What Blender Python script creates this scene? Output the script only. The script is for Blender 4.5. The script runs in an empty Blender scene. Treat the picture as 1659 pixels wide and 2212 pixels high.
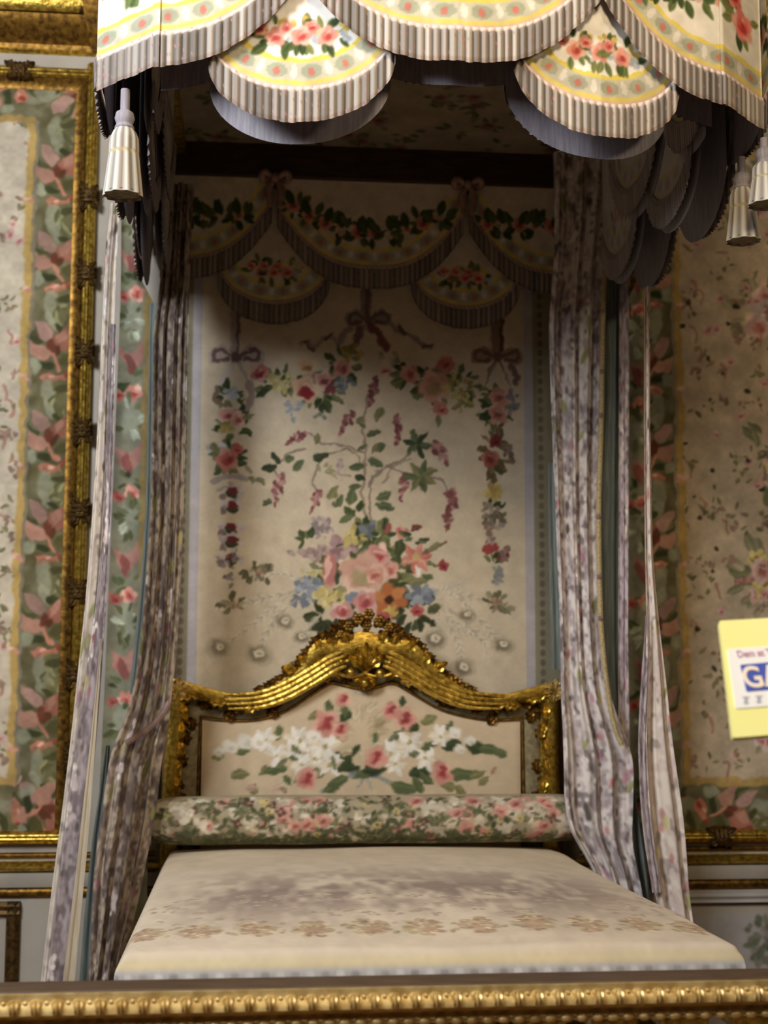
import bpy, math, random
import numpy as np
from mathutils import Matrix, Vector

# ------------------------------------------------------------------ camera, light, exposure
SC = bpy.context.scene
COL = SC.collection
FPX, IW, IH = 2950.0, 1659, 2212
CAM = np.array([-0.48, -6.2, 1.65])
_Y = np.array([550 - IW / 2, 1437 - IH / 2, FPX]); _Y /= np.linalg.norm(_Y)
_Z = np.array([0.0133, -1.0, 0.0]); _Z -= _Y * _Z.dot(_Y); _Z /= np.linalg.norm(_Z)
_X = np.cross(_Y, _Z)
ROT = np.stack([_X, _Y, _Z], 0)

def at(px, py, Y):
    """point of the real plane y = Y seen at a photo position (used to measure the room)"""
    d = ROT @ np.array([px - IW / 2, py - IH / 2, FPX])
    return CAM + (Y - CAM[1]) / d[1] * d

cam = bpy.data.cameras.new('camera')
cam.sensor_fit = 'HORIZONTAL'; cam.sensor_width = 36.0
cam.lens = FPX * 36.0 / IW
cam.clip_start = 0.05
cam.dof.use_dof = True; cam.dof.focus_distance = 4.3; cam.dof.aperture_fstop = 3.0
co = bpy.data.objects.new('camera', cam); COL.objects.link(co)
M = Matrix.Identity(4)
for r in range(3):
    M[r][0] = ROT[r, 0]; M[r][1] = -ROT[r, 1]; M[r][2] = -ROT[r, 2]; M[r][3] = CAM[r]
co.matrix_world = M
SC.camera = co

SC.view_settings.view_transform = 'Standard'
SC.view_settings.look = 'None'
SC.view_settings.gamma = 1.0
SC.view_settings.use_curve_mapping = False
SC.view_settings.exposure = 0.0

w = bpy.data.worlds.new('room_ambient'); SC.world = w; w.use_nodes = True
w.node_tree.nodes['Background'].inputs[0].default_value = (1.0, 0.86, 0.72, 1)
w.node_tree.nodes['Background'].inputs[1].default_value = 0.022

def area(name, loc, target, size, size_y, power, color):
    l = bpy.data.lights.new(name, 'AREA'); l.shape = 'RECTANGLE'
    l.size = size; l.size_y = size_y; l.energy = power; l.color = color
    o = bpy.data.objects.new(name, l); COL.objects.link(o); o.location = loc
    o.rotation_euler = (Vector(target) - Vector(loc)).to_track_quat('-Z', 'Y').to_euler()
    return o
def lamp(name, loc, power, color, radius):
    l = bpy.data.lights.new(name, 'POINT'); l.energy = power; l.color = color; l.shadow_soft_size = radius
    o = bpy.data.objects.new(name, l); COL.objects.link(o); o.location = loc
    return o
area('window_daylight', (-3.2, -4.7, 4.45), (0.0, -1.7, 2.2), 1.4, 1.7, 225, (0.96, 0.97, 1.0))
lamp('chandelier_light_a', (0.35, -4.3, 4.05), 104, (1.0, 0.77, 0.50), 0.22)
lamp('chandelier_light_b', (2.3, -4.8, 4.05), 76, (1.0, 0.76, 0.50), 0.22)
lamp('added_fill_light', (-0.2, -8.4, 5.6), 140, (1.0, 0.77, 0.50), 0.3)  # unseen fill lamp added behind the camera to brighten surfaces facing it

# ------------------------------------------------------------------ materials
def nodes_of(m):
    m.use_nodes = True
    return m.node_tree.nodes, m.node_tree.links, m.node_tree.nodes['Principled BSDF']

def lin(c):
    c = np.asarray(c, float) / 255.0
    return np.where(c <= 0.04045, c / 12.92, ((c + 0.055) / 1.055) ** 2.4)

def painted(name, rough=0.85, bump=0.15, scale=420.0, sheen=0.0):
    m = bpy.data.materials.new(name); n, l, b = nodes_of(m)
    a = n.new('ShaderNodeAttribute'); a.attribute_name = 'Col'
    l.new(a.outputs['Color'], b.inputs['Base Color'])
    b.inputs['Roughness'].default_value = rough
    b.inputs['Specular IOR Level'].default_value = 0.25
    tc = n.new('ShaderNodeTexCoord'); nz = n.new('ShaderNodeTexNoise')
    nz.inputs['Scale'].default_value = scale; nz.inputs['Detail'].default_value = 2
    bp = n.new('ShaderNodeBump'); bp.inputs['Strength'].default_value = bump; bp.inputs['Distance'].default_value = 0.002
    l.new(tc.outputs['Object'], nz.inputs['Vector']); l.new(nz.outputs['Fac'], bp.inputs['Height'])
    l.new(bp.outputs['Normal'], b.inputs['Normal'])
    return m

def solid(name, c, rough=0.7, metal=0.0, c2=None, scale=30.0, bump=0.1, stretch=(1, 1, 1)):
    m = bpy.data.materials.new(name); n, l, b = nodes_of(m)
    b.inputs['Roughness'].default_value = rough; b.inputs['Metallic'].default_value = metal
    tc = n.new('ShaderNodeTexCoord'); mp = n.new('ShaderNodeMapping'); nz = n.new('ShaderNodeTexNoise')
    mp.inputs['Scale'].default_value = stretch
    nz.inputs['Scale'].default_value = scale; nz.inputs['Detail'].default_value = 4
    l.new(tc.outputs['Object'], mp.inputs['Vector']); l.new(mp.outputs['Vector'], nz.inputs['Vector'])
    cr = n.new('ShaderNodeValToRGB')
    cr.color_ramp.elements[0].position = 0.35; cr.color_ramp.elements[1].position = 0.65
    c2 = c2 if c2 is not None else [v * 0.88 for v in c]
    cr.color_ramp.elements[0].color = (*lin(c2), 1); cr.color_ramp.elements[1].color = (*lin(c), 1)
    l.new(nz.outputs['Fac'], cr.inputs['Fac']); l.new(cr.outputs['Color'], b.inputs['Base Color'])
    bp = n.new('ShaderNodeBump'); bp.inputs['Strength'].default_value = bump; bp.inputs['Distance'].default_value = 0.004
    l.new(nz.outputs['Fac'], bp.inputs['Height']); l.new(bp.outputs['Normal'], b.inputs['Normal'])
    return m

MAT = {
    'cloth': painted('painted_silk'),
    'fringe': painted('fringe_thread', 0.8, 0.25, 300),
    'gold': solid('gilded_wood', (222, 190, 88), 0.32, 0.85, (150, 118, 40), 48, 0.7),
    'gold_dark': solid('dark_gilding', (150, 112, 44), 0.45, 0.8, (84, 58, 20), 40, 0.4),
    'gold_pale': solid('pale_gilding', (232, 206, 142), 0.42, 0.5, (196, 164, 100), 34, 0.25),
    'clasp': solid('bronzed_carving', (112, 84, 40), 0.55, 0.6, (66, 48, 22), 60, 0.4),
    'wall': solid('grey_white_paint', (186, 180, 168), 0.65, 0, (176, 169, 156), 6, 0.05),
    'dado': solid('dado_paint', (178, 176, 172), 0.6, 0, (166, 163, 158), 5, 0.05),
    'oak': solid('oak_parquet', (134, 96, 58), 0.4, 0, (92, 62, 36), 8, 0.1, (1, 12, 1)),
    'lining': solid('lavender_grey_lining', (168, 164, 172), 0.75, 0, (146, 141, 150), 18, 0.15, (6, 6, 0.6)),
    'teal': solid('blue_green_silk', (122, 132, 128), 0.6, 0, (92, 104, 102), 14, 0.1, (8, 8, 0.5)),
    'cream': solid('cream_silk', (206, 194, 170), 0.7, 0, (186, 172, 148), 14, 0.1, (8, 8, 0.5)),
    'braid': solid('yellow_braid', (206, 188, 146), 0.75, 0, (166, 146, 100), 160, 0.5),
    'wood': solid('dark_tester_wood', (70, 46, 24), 0.6, 0, (44, 28, 14), 12, 0.2, (1, 6, 6)),
    'railtop': solid('rail_top_wood', (96, 74, 54), 0.5, 0, (74, 55, 38), 10, 0.1, (1, 8, 8)),
    'olive': solid('olive_grey_ground', (150, 138, 106), 0.8, 0, (118, 106, 78), 50, 0.3),
    'bedwood': solid('bed_base_wood', (120, 84, 48), 0.55, 0, (86, 58, 32), 10, 0.2),
    'bow': solid('mauve_ribbon', (168, 140, 130), 0.6, 0, (140, 112, 104), 30, 0.2),
    'yellow': solid('yellow_card', (254, 254, 172), 0.22, 0, (254, 253, 166), 5, 0.0),
    'white': solid('white_label', (250, 252, 252), 0.4, 0, (248, 250, 251), 5, 0.0),
    'blue': solid('blue_print', (58, 88, 190), 0.5, 0, (54, 82, 182), 5, 0.0),
    'pinkprint': solid('pink_print', (196, 150, 176), 0.5, 0, (190, 140, 168), 5, 0.0),
    'greyprint': solid('grey_print', (178, 184, 200), 0.5, 0, (170, 176, 194), 5, 0.0),
    'peach': solid('cream_print', (252, 240, 226), 0.5, 0, (250, 236, 220), 5, 0.0),
    'stick': solid('grey_stick', (120, 120, 122), 0.4, 0.3, (110, 110, 112), 5, 0.0),
}

# ------------------------------------------------------------------ object helpers
def tag(o, label=None, cat=None, group=None, kind=None):
    if label: o['label'] = label
    if cat: o['category'] = cat
    if group: o['group'] = group
    if kind: o['kind'] = kind
    return o

def empty(name, loc, label=None, cat=None, group=None):
    o = bpy.data.objects.new(name, None); COL.objects.link(o); o.location = loc; o.empty_display_size = 0.1
    return tag(o, label, cat, group)

def link(name, me, mat, parent=None):
    me.materials.append(mat)
    o = bpy.data.objects.new(name, me); COL.objects.link(o)
    if parent is not None:
        o.parent = parent
        p = parent; off = Vector((0, 0, 0))
        while p is not None:
            off += Vector(p.location); p = p.parent
        o.location = -off            # meshes are written in room metres
    return o

def grid(name, P, mat, parent=None, col=None, wrap=False, smooth=True):
    nu, nv = P.shape[:2]
    idx = np.arange(nu * nv).reshape(nu, nv)
    if wrap: idx = np.concatenate([idx, idx[:1]], 0)
    q = np.stack([idx[:-1, :-1], idx[1:, :-1], idx[1:, 1:], idx[:-1, 1:]], -1).reshape(-1, 4)
    me = bpy.data.meshes.new(name)
    me.vertices.add(nu * nv); me.vertices.foreach_set('co', np.ascontiguousarray(P, dtype=np.float32).ravel())
    me.loops.add(q.size); me.loops.foreach_set('vertex_index', q.astype(np.int32).ravel())
    me.polygons.add(len(q)); me.polygons.foreach_set('loop_start', np.arange(0, q.size, 4, dtype=np.int32))
    if smooth: me.polygons.foreach_set('use_smooth', np.ones(len(q), bool))
    me.update(calc_edges=True)
    if col is not None:
        a = me.color_attributes.new('Col', 'FLOAT_COLOR', 'POINT')
        c = np.ones((nu * nv, 4), np.float32); c[:, :3] = lin(np.clip(col.reshape(-1, 3), 0, 1) * 255)
        a.data.foreach_set('color', c.ravel())
    me.validate()
    return link(name, me, mat, parent)

class MB:
    """collects pieces of one part, then links them as one mesh"""
    def __init__(s): s.v = []; s.f = []
    def add(s, v, f):
        o = len(s.v); s.v += [tuple(p) for p in v]; s.f += [tuple(i + o for i in q) for q in f]
    def box(s, x0, x1, y0, y1, z0, z1, b=0.0):
        if b <= 0:
            v = [(x, y, z) for x in (x0, x1) for y in (y0, y1) for z in (z0, z1)]
            s.add(v, [(0, 1, 3, 2), (4, 6, 7, 5), (0, 4, 5, 1), (2, 3, 7, 6), (0, 2, 6, 4), (1, 5, 7, 3)])
            return
        rings = []
        for (z, i) in ((z0, b), (z0 + b, 0), (z1 - b, 0), (z1, b)):
            X0, X1, Y0, Y1 = x0 + i, x1 - i, y0 + i, y1 - i
            c = b * 0.999
            rings.append([(X0 + c, Y0, z), (X1 - c, Y0, z), (X1, Y0 + c, z), (X1, Y1 - c, z), (X1 - c, Y1, z), (X0 + c, Y1, z), (X0, Y1 - c, z), (X0, Y0 + c, z)])
        s.loft(rings)
    def loft(s, rings, cap=True, close=True):
        n = len(rings[0]); v = [p for r in rings for p in r]; f = []
        for a in range(len(rings) - 1):
            for k in range(n if close else n - 1):
                k2 = (k + 1) % n
                f.append((a * n + k, a * n + k2, (a + 1) * n + k2, (a + 1) * n + k))
        if cap and close:
            f.append(tuple(range(n - 1, -1, -1))); m = (len(rings) - 1) * n; f.append(tuple(range(m, m + n)))
        s.add(v, f)
    def run(s, p0, p1, prof, up, out):
        """straight moulding: profile of (out, up) pairs swept from p0 to p1"""
        p0, p1, up, out = map(Vector, (p0, p1, up, out))
        s.loft([[p + out * a + up * b for a, b in prof] for p in (p0, p1)])
    def tube(s, pts, rad, n=10, flat=1.0, cap=True):
        pts = [Vector(p) for p in pts]; rings = []
        for i, p in enumerate(pts):
            t = (pts[min(i + 1, len(pts) - 1)] - pts[max(i - 1, 0)])
            t = t.normalized() if t.length > 1e-9 else Vector((0, 0, 1))
            ref = Vector((0, 1, 0)) if abs(t.y) < 0.9 else Vector((1, 0, 0))
            a = t.cross(ref).normalized(); b = t.cross(a).normalized()
            r = rad[i] if isinstance(rad, (list, tuple, np.ndarray)) else rad
            rings.append([p + a * (r * math.cos(2 * math.pi * k / n)) + b * (r * flat * math.sin(2 * math.pi * k / n)) for k in range(n)])
        s.loft(rings, cap)
    def lathe(s, c, prof, n=24, flute=0.0, nf=12):
        rings = []
        for r, z in prof:
            rings.append([(c[0] + r * (1 + flute * math.cos(nf * 2 * math.pi * k / n)) * math.cos(2 * math.pi * k / n),
                           c[1] + r * (1 + flute * math.cos(nf * 2 * math.pi * k / n)) * math.sin(2 * math.pi * k / n), c[2] + z) for k in range(n)])
        s.loft(rings)
    def ball(s, c, r, n=8, m=6, sc=(1, 1, 1)):
        rings = []
        for j in range(m + 1):
            t = math.pi * (0.04 + 0.92 * j / m)
            rings.append([(c[0] + r * sc[0] * math.sin(t) * math.cos(2 * math.pi * k / n),
                           c[1] + r * sc[1] * math.sin(t) * math.sin(2 * math.pi * k / n), c[2] + r * sc[2] * math.cos(t)) for k in range(n)])
        s.loft(rings)
    def leaf(s, c, ang, L, wd, curl=0.25, thick=0.012, lobes=3):
        """a carved acanthus leaf lying in the x-z plane, rising towards -y and curling at the tip"""
        ca, sa = math.cos(ang), math.sin(ang); nu, nv = 13, 7
        g = []
        for i in range(nu):
            t = i / (nu - 1)
            wl = wd * (math.sin(math.pi * min(1, t * 0.93 + 0.07)) ** 0.7) * (1 + 0.28 * math.cos(2 * math.pi * lobes * t))
            row = []
            for j in range(nv):
                q = -1 + 2 * j / (nv - 1)
                u = L * t; v = wl * q * 0.5
                h = thick * (0.5 + 1.5 * math.sin(math.pi * min(t, 0.98))) * (1 - 0.55 * q * q) + curl * L * t ** 3 * 0.5 + 0.35 * thick * math.cos(3 * math.pi * q)
                row.append((c[0] + u * ca - v * sa, c[1] - h, c[2] + u * sa + v * ca))
            g.append(row)
        base = [[(p[0], c[1] + 0.004, p[2]) for p in (r[0], r[-1])] for r in g]
        v = []; f = []; n = nv + 2
        for r, bb in zip(g, base): v += [bb[0]] + r + [bb[1]]
        for i in range(nu - 1):
            for j in range(n - 1):
                f.append((i * n + j, (i + 1) * n + j, (i + 1) * n + j + 1, i * n + j + 1))
        f.append(tuple(range(n))); f.append(tuple(range((nu - 1) * n + n - 1, (nu - 1) * n - 1, -1)))
        s.add(v, f)
    def flower(s, c, r, n=6):
        for k in range(n):
            a = 2 * math.pi * k / n
            s.ball((c[0] + r * 0.6 * math.cos(a), c[1], c[2] + r * 0.6 * math.sin(a)), r * 0.45, 7, 5, (1, 0.7, 1))
        s.ball((c[0], c[1] - r * 0.25, c[2]), r * 0.36, 8, 5)
    def build(s, name, mat, parent=None, smooth=True):
        me = bpy.data.meshes.new(name); me.from_pydata(s.v, [], s.f); me.update()
        if smooth:
            me.polygons.foreach_set('use_smooth', np.ones(len(me.polygons), bool))
            try: me.set_sharp_from_angle(angle=math.radians(42))
            except Exception: pass
        return link(name, me, mat, parent)

def smooth_path(P, n):
    P = np.asarray(P, float); k = len(P); t = np.linspace(0, k - 1.0001, n); i = t.astype(int); f = (t - i)[:, None]
    g = lambda j: P[np.clip(j, 0, k - 1)]
    a, b, c, d = g(i - 1), g(i), g(i + 1), g(i + 2)
    return 0.5 * (2 * b + (c - a) * f + (2 * a - 5 * b + 4 * c - d) * f ** 2 + (3 * b - 3 * c + d - a) * f ** 3)

# ------------------------------------------------------------------ silk painter (woven and embroidered patterns)
RNG = np.random.default_rng(7)
def vnoise(h, w, cy, cx, seed=0):
    r = np.random.default_rng(seed); gy, gx = max(2, int(h / cy) + 3), max(2, int(w / cx) + 3)
    g = r.random((gy, gx)); y = np.arange(h) / cy; x = np.arange(w) / cx
    iy = y.astype(int); ix = x.astype(int); fy = (y - iy)[:, None]; fx = (x - ix)[None, :]
    fy = fy * fy * (3 - 2 * fy); fx = fx * fx * (3 - 2 * fx)
    iy = iy[:, None]; ix = ix[None, :]
    return (g[iy, ix] * (1 - fy) * (1 - fx) + g[iy + 1, ix] * fy * (1 - fx) + g[iy, ix + 1] * (1 - fy) * fx + g[iy + 1, ix + 1] * fy * fx)

class Canvas:
    def __init__(s, u0, u1, v0, v1, res, col):
        s.u0, s.v0, s.res = u0, v0, res
        s.w = int(round((u1 - u0) / res)) + 2; s.h = int(round((v1 - v0) / res)) + 2
        s.A = np.ones((s.h, s.w, 3)) * (np.array(col) / 255.0)
        s.reset()
    def reset(s): s.set(0, 0)
    def set(s, ou, ov, rot=0.0, sc=1.0, mx=1.0): s.o = (ou, ov); s.rot = rot; s.sc = sc; s.mx = mx
    def pt(s, u, v):
        u = u * s.mx * s.sc; v = v * s.sc; c, n = math.cos(s.rot), math.sin(s.rot)
        return s.o[0] + u * c - v * n, s.o[1] + u * n + v * c
    def ang(s, a): return (math.pi - a if s.mx < 0 else a) + s.rot
    def _win(s, a, b, c, d):
        i0 = max(0, int((a - s.u0) / s.res) - 1); i1 = min(s.w, int((b - s.u0) / s.res) + 3)
        j0 = max(0, int((c - s.v0) / s.res) - 1); j1 = min(s.h, int((d - s.v0) / s.res) + 3)
        if i1 <= i0 or j1 <= j0: return None
        U = s.u0 + np.arange(i0, i1)[None, :] * s.res; V = s.v0 + np.arange(j0, j1)[:, None] * s.res
        return (slice(j0, j1), slice(i0, i1)), U, V
    def _mix(s, sl, m, col, a):
        c = np.array(col) / 255.0 * RNG.uniform(0.94, 1.06)
        m = (np.clip(m, 0, 1) * a)[..., None]
        s.A[sl] = s.A[sl] * (1 - m) + c * m
    def ell(s, u, v, ru, rv, ang=0.0, col=(0, 0, 0), a=1.0, soft=0.3):
        u, v = s.pt(u, v); ru *= s.sc; rv *= s.sc; ang = s.ang(ang); r = max(ru, rv) * 1.3
        q = s._win(u - r, u + r, v - r, v + r)
        if q is None: return
        sl, U, V = q; c, n = math.cos(ang), math.sin(ang)
        du, dv = U - u, V - v; x = (du * c + dv * n) / ru; y = (-du * n + dv * c) / rv
        d = np.sqrt(x * x + y * y); sf = max(soft, s.res / max(min(ru, rv), 1e-6))
        s._mix(sl, (1 + sf / 2 - d) / sf, col, a)
    def leaf(s, u, v, L, ang, col, wd=0.38, vein=True, a=1.0):
        """almond leaf whose stalk is at (u, v)"""
        u, v = s.pt(u, v); L = L * s.sc; ang = s.ang(ang)
        q = s._win(u - L, u + L, v - L, v + L)
        if q is None: return
        sl, U, V = q; c, n = math.cos(ang), math.sin(ang)
        du, dv = U - u, V - v; t = (du * c + dv * n) / L; y = (-du * n + dv * c) / L
        hw = wd * 0.5 * np.clip(1 - (2 * t - 1) ** 2, 0, 1) ** 0.8
        sf = 0.05 + s.res / L
        m = np.clip((hw - np.abs(y)) / sf + 0.5, 0, 1) * (t > 0) * (t < 1)
        s._mix(sl, m, col, a)
        if vein:
            lite = [min(255, k * 1.25 + 8) for k in col]
            s._mix(sl, m * np.clip(1 - np.abs(y - 0.06) / 0.09, 0, 1), lite, 0.6 * a)
    def line(s, pts, wd, col, a=1.0, taper=False):
        P = np.array([s.pt(*p) for p in pts]); wd = wd * s.sc
        if len(P) > 2: P = smooth_path(P, len(P) * 8)
        q = s._win(P[:, 0].min() - wd, P[:, 0].max() + wd, P[:, 1].min() - wd, P[:, 1].max() + wd)
        if q is None: return
        sl, U, V = q; D = np.full((V.shape[0], U.shape[1]), 1e9); n = len(P) - 1
        for k in range(n):
            p, r = P[k], P[k + 1]; e = r - p; L2 = max(e.dot(e), 1e-12)
            t = np.clip(((U - p[0]) * e[0] + (V - p[1]) * e[1]) / L2, 0, 1)
            d = np.hypot(U - p[0] - t * e[0], V - p[1] - t * e[1])
            if taper: d = d + wd * 0.42 * (k / n)
            D = np.minimum(D, d)
        sf = max(s.res, wd * 0.3)
        s._mix(sl, (wd / 2 - D) / sf + 0.5, col, a)
    def poly(s, pts, col, a=1.0):
        P = smooth_path([s.pt(*p) for p in pts] + [s.pt(*pts[0])], len(pts) * 5)
        q = s._win(P[:, 0].min(), P[:, 0].max(), P[:, 1].min(), P[:, 1].max())
        if q is None: return
        sl, U, V = q; acc = 0
        for ou in (-0.25, 0.25):
            for ov in (-0.25, 0.25):
                X, Y = U + ou * s.res, V + ov * s.res; ins = np.zeros((Y.shape[0], X.shape[1]), bool)
                for k in range(len(P) - 1):
                    (x1, y1), (x2, y2) = P[k], P[k + 1]
                    if y1 == y2: continue
                    ins ^= ((y1 > Y) != (y2 > Y)) & (X < (x2 - x1) * (Y - y1) / (y2 - y1) + x1)
                acc = acc + ins
        s._mix(sl, acc / 4.0, col, a)
    # ---- motifs
    def rose(s, u, v, r, lt=(236, 190, 172), md=(214, 138, 124), dk=(168, 66, 64), n=5):
        a0 = RNG.uniform(0, 6.28)
        for k in range(n):
            a = a0 + k * 6.283 / n; s.ell(u + 0.48 * r * math.cos(a), v + 0.48 * r * math.sin(a), 0.62 * r, 0.5 * r, a, lt if k % 2 else [(i + j) / 2 for i, j in zip(lt, md)], 1, 0.35)
        s.ell(u, v, 0.62 * r, 0.56 * r, a0, md, 0.9, 0.5)
        s.ell(u + 0.12 * r, v + 0.2 * r, 0.42 * r, 0.2 * r, a0, lt, 0.8, 0.5)
        s.ell(u + 0.1 * r, v - 0.1 * r, 0.36 * r, 0.26 * r, a0, dk, 0.85, 0.7)
        s.ell(u - 0.25 * r, v - 0.3 * r, 0.3 * r, 0.14 * r, a0 + 0.8, dk, 0.45, 0.7)
    def daisy(s, u, v, r, pet, core, n=5):
        a0 = RNG.uniform(0, 6.28)
        for k in range(n):
            a = a0 + k * 6.283 / n; s.ell(u + 0.6 * r * math.cos(a), v + 0.6 * r * math.sin(a), 0.44 * r, 0.34 * r, a, pet, 1, 0.4)
        s.ell(u, v, 0.26 * r, 0.26 * r, 0, core, 1, 0.5)
    def cluster(s, u, v, ru, rv, cols, n, r, ang=0.0, core=None):
        for k in range(n):
            a = RNG.uniform(0, 6.28); q = math.sqrt(RNG.uniform(0, 1)); x, y = ru * q * math.cos(a), rv * q * math.sin(a)
            c, d = math.cos(ang), math.sin(ang); rr = r * RNG.uniform(0.7, 1.3)
            s.ell(u + x * c - y * d, v + x * d + y * c, rr, rr * 0.8, a, cols[int(RNG.integers(len(cols)))], 1, 0.5)
            if core: s.ell(u + x * c - y * d, v + x * d + y * c, rr * 0.35, rr * 0.35, 0, core, 0.8, 0.6)
    def leaves(s, u, v, ru, rv, n, L, cols=((74, 88, 46), (98, 112, 64), (56, 74, 40), (120, 124, 74))):
        for k in range(n):
            a = RNG.uniform(0, 6.28); q = math.sqrt(RNG.uniform(0.05, 1))
            s.leaf(u + ru * q * math.cos(a) * 0.7, v + rv * q * math.sin(a) * 0.7, L * RNG.uniform(0.7, 1.3), a + RNG.uniform(-0.7, 0.7), cols[int(RNG.integers(len(cols)))], RNG.uniform(0.35, 0.55))
    def spike(s, u, v, L, ang, cols, r):
        """hanging blossom spike, blunt at the stalk and pointed at the tip"""
        n = int(L / r * 2.6)
        for k in range(n):
            t = k / n; wdt = r * 1.5 * (1 - t) ** 0.7 * (0.4 + min(1, t * 4) * 0.6); o = RNG.uniform(-1, 1) * wdt
            x, y = L * t, o
            s.ell(u + x * math.cos(ang) - y * math.sin(ang), v + x * math.sin(ang) + y * math.cos(ang), r * (1 - 0.55 * t), r * 0.7 * (1 - 0.5 * t), RNG.uniform(0, 3), cols[int(RNG.integers(len(cols)))], 0.95, 0.5)
    def mottle(s, amt=0.05, cell=14, seed=3):
        s.A *= (1 + amt * (2 * vnoise(s.h, s.w, cell, cell, seed) - 1) + amt * 0.6 * (2 * vnoise(s.h, s.w, 4, 4, seed + 1) - 1))[..., None]
    def mute(s, k, tint=(1.0, 0.97, 0.9)):
        g = s.A.mean(-1, keepdims=True); s.A = (s.A * (1 - k) + g * np.array(tint) * k)
    def warp(s, amp, cell, seed=50):
        """loosens the outlines as hand stitching does"""
        y, x = np.mgrid[0:s.h, 0:s.w].astype(float); a = amp / s.res
        f = lambda q, c: 2 * vnoise(s.h, s.w, c, c, q) - 1
        c = cell / s.res
        y = np.clip(y + a * (f(seed, c) + 0.6 * f(seed + 2, c * 0.45)), 0, s.h - 1.001); x = np.clip(x + a * (f(seed + 1, c) + 0.6 * f(seed + 3, c * 0.45)), 0, s.w - 1.001)
        i, j = x.astype(int), y.astype(int); fx, fy = (x - i)[..., None], (y - j)[..., None]; A = s.A
        s.A = A[j, i] * (1 - fx) * (1 - fy) + A[j, i + 1] * fx * (1 - fy) + A[j + 1, i] * (1 - fx) * fy + A[j + 1, i + 1] * fx * fy
    def sample(s, U, V):
        x = np.clip((U - s.u0) / s.res, 0, s.w - 1.001); y = np.clip((V - s.v0) / s.res, 0, s.h - 1.001)
        i, j = x.astype(int), y.astype(int); fx, fy = (x - i)[..., None], (y - j)[..., None]
        A = s.A
        return A[j, i] * (1 - fx) * (1 - fy) + A[j, i + 1] * fx * (1 - fy) + A[j + 1, i] * (1 - fx) * fy + A[j + 1, i + 1] * fx * fy

CREAM = (218, 200, 168)
GRN, DGRN, OLV = (92, 106, 66), (58, 72, 42), (128, 126, 78)
MAUVE, LILAC, TAUPE = (150, 92, 92), (164, 146, 150), (150, 128, 118)

def flat_panel(name, x0, x1, z0, z1, y, step, cv, parent):
    nx, nz = int((x1 - x0) / step) + 2, int((z1 - z0) / step) + 2
    X, Z = np.meshgrid(np.linspace(x0, x1, nx), np.linspace(z0, z1, nz), indexing='ij')
    return grid(name, np.stack([X, np.full_like(X, y), Z], -1), MAT['cloth'], parent, cv.sample(X, Z))

#@@SETTING
# ------------------------------------------------------------------ the room
b = MB(); b.box(-3.2, 3.2, 0.0, 0.2, 0.0, 5.3); tag(b.build('wall_back', MAT['wall'], smooth=False), 'grey-white painted wall behind the bed', 'wall', kind='structure')
b = MB(); b.box(-3.2, 3.2, -7.5, 0.0, -0.1, 0.0); tag(b.build('floor', MAT['oak'], smooth=False), 'oak parquet floor', 'floor', kind='structure')

def strip(name, prof, z, mat, label, x0=-3.2, x1=3.2):
    b = MB(); b.run((x0, 0, z), (x1, 0, z), prof, (0, 0, 1), (0, -1, 0))
    return tag(b.build(name, MAT[mat]), label, 'moulding', kind='structure')
def halfround(r, h, n=10, base=0.0):
    return [(0, 0)] + [(base + r * math.sin(math.pi * k / n), h * (1 - math.cos(math.pi * k / n)) / 2) for k in range(n + 1)] + [(0, h)]
strip('trim_1', [(0, 0), (0.03, 0.0), (0.035, 0.02), (0.02, 0.035), (0.03, 0.05), (0.085, 0.10), (0.10, 0.14), (0, 0.14)], 4.485, 'gold_dark', 'carved dark gilt cornice above the frieze')
strip('trim_2', halfround(0.028, 0.042), 4.47, 'gold', 'thin gilt moulding under the cornice')
strip('trim_3', [(0, 0), (0.11, 0.0), (0.135, 0.03), (0.135, 0.075), (0.16, 0.11), (0.16, 0.3), (0, 0.3)], 4.63, 'gold', 'broad bright gilt band of the cornice')
strip('trim_4', halfround(0.02, 0.022), 0.815, 'gold_dark', 'dark gilt line of the dado rail')
strip('trim_5', [(0, 0), (0.03, 0.004), (0.045, 0.02), (0.03, 0.036), (0, 0.045)], 0.755, 'gold', 'bright gilt dado rail moulding')
strip('trim_6', [(0, 0), (0.02, 0), (0.03, 0.03), (0.03, 0.06), (0, 0.065)], 0.69, 'wall', 'grey-white dado rail band')
strip('trim_7', halfround(0.022, 0.045), 0.645, 'gold_dark', 'lower dark gilt dado rail moulding')
b = MB(); b.box(-3.2, 3.2, -0.02, 0, 0.0, 0.16); tag(b.build('baseboard_back', MAT['dado'], smooth=False), 'grey baseboard under the dado', 'baseboard', kind='structure')
def dado(name, x0, x1, label, gilt, wd=0.085):
    b = MB()
    z0, z1 = 0.2, 0.63
    pr = [(0, 0), (0.018, 0.0), (0.03, wd * 0.3), (0.022, wd * 0.6), (0.028, wd * 0.85), (0, wd)]
    b.run((x0, 0, z1), (x1, 0, z1), pr, (0, 0, -1), (0, -1, 0)); b.run((x0, 0, z0), (x1, 0, z0), pr, (0, 0, 1), (0, -1, 0))
    b.run((x0, 0, z0), (x0, 0, z1), pr, (1, 0, 0), (0, -1, 0)); b.run((x1, 0, z0), (x1, 0, z1), pr, (-1, 0, 0), (0, -1, 0))
    return tag(b.build(name, MAT[gilt]), label, 'moulding', kind='structure')
dado('trim_8', -2.6, at(43, 2000, 0)[0], 'brown gilt frame of the dado panel left of the bed', 'clasp', 0.06)
dado('trim_9', 1.42, 2.6, 'pale painted frame of the dado panel right of the bed', 'dado', 0.05)
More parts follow.
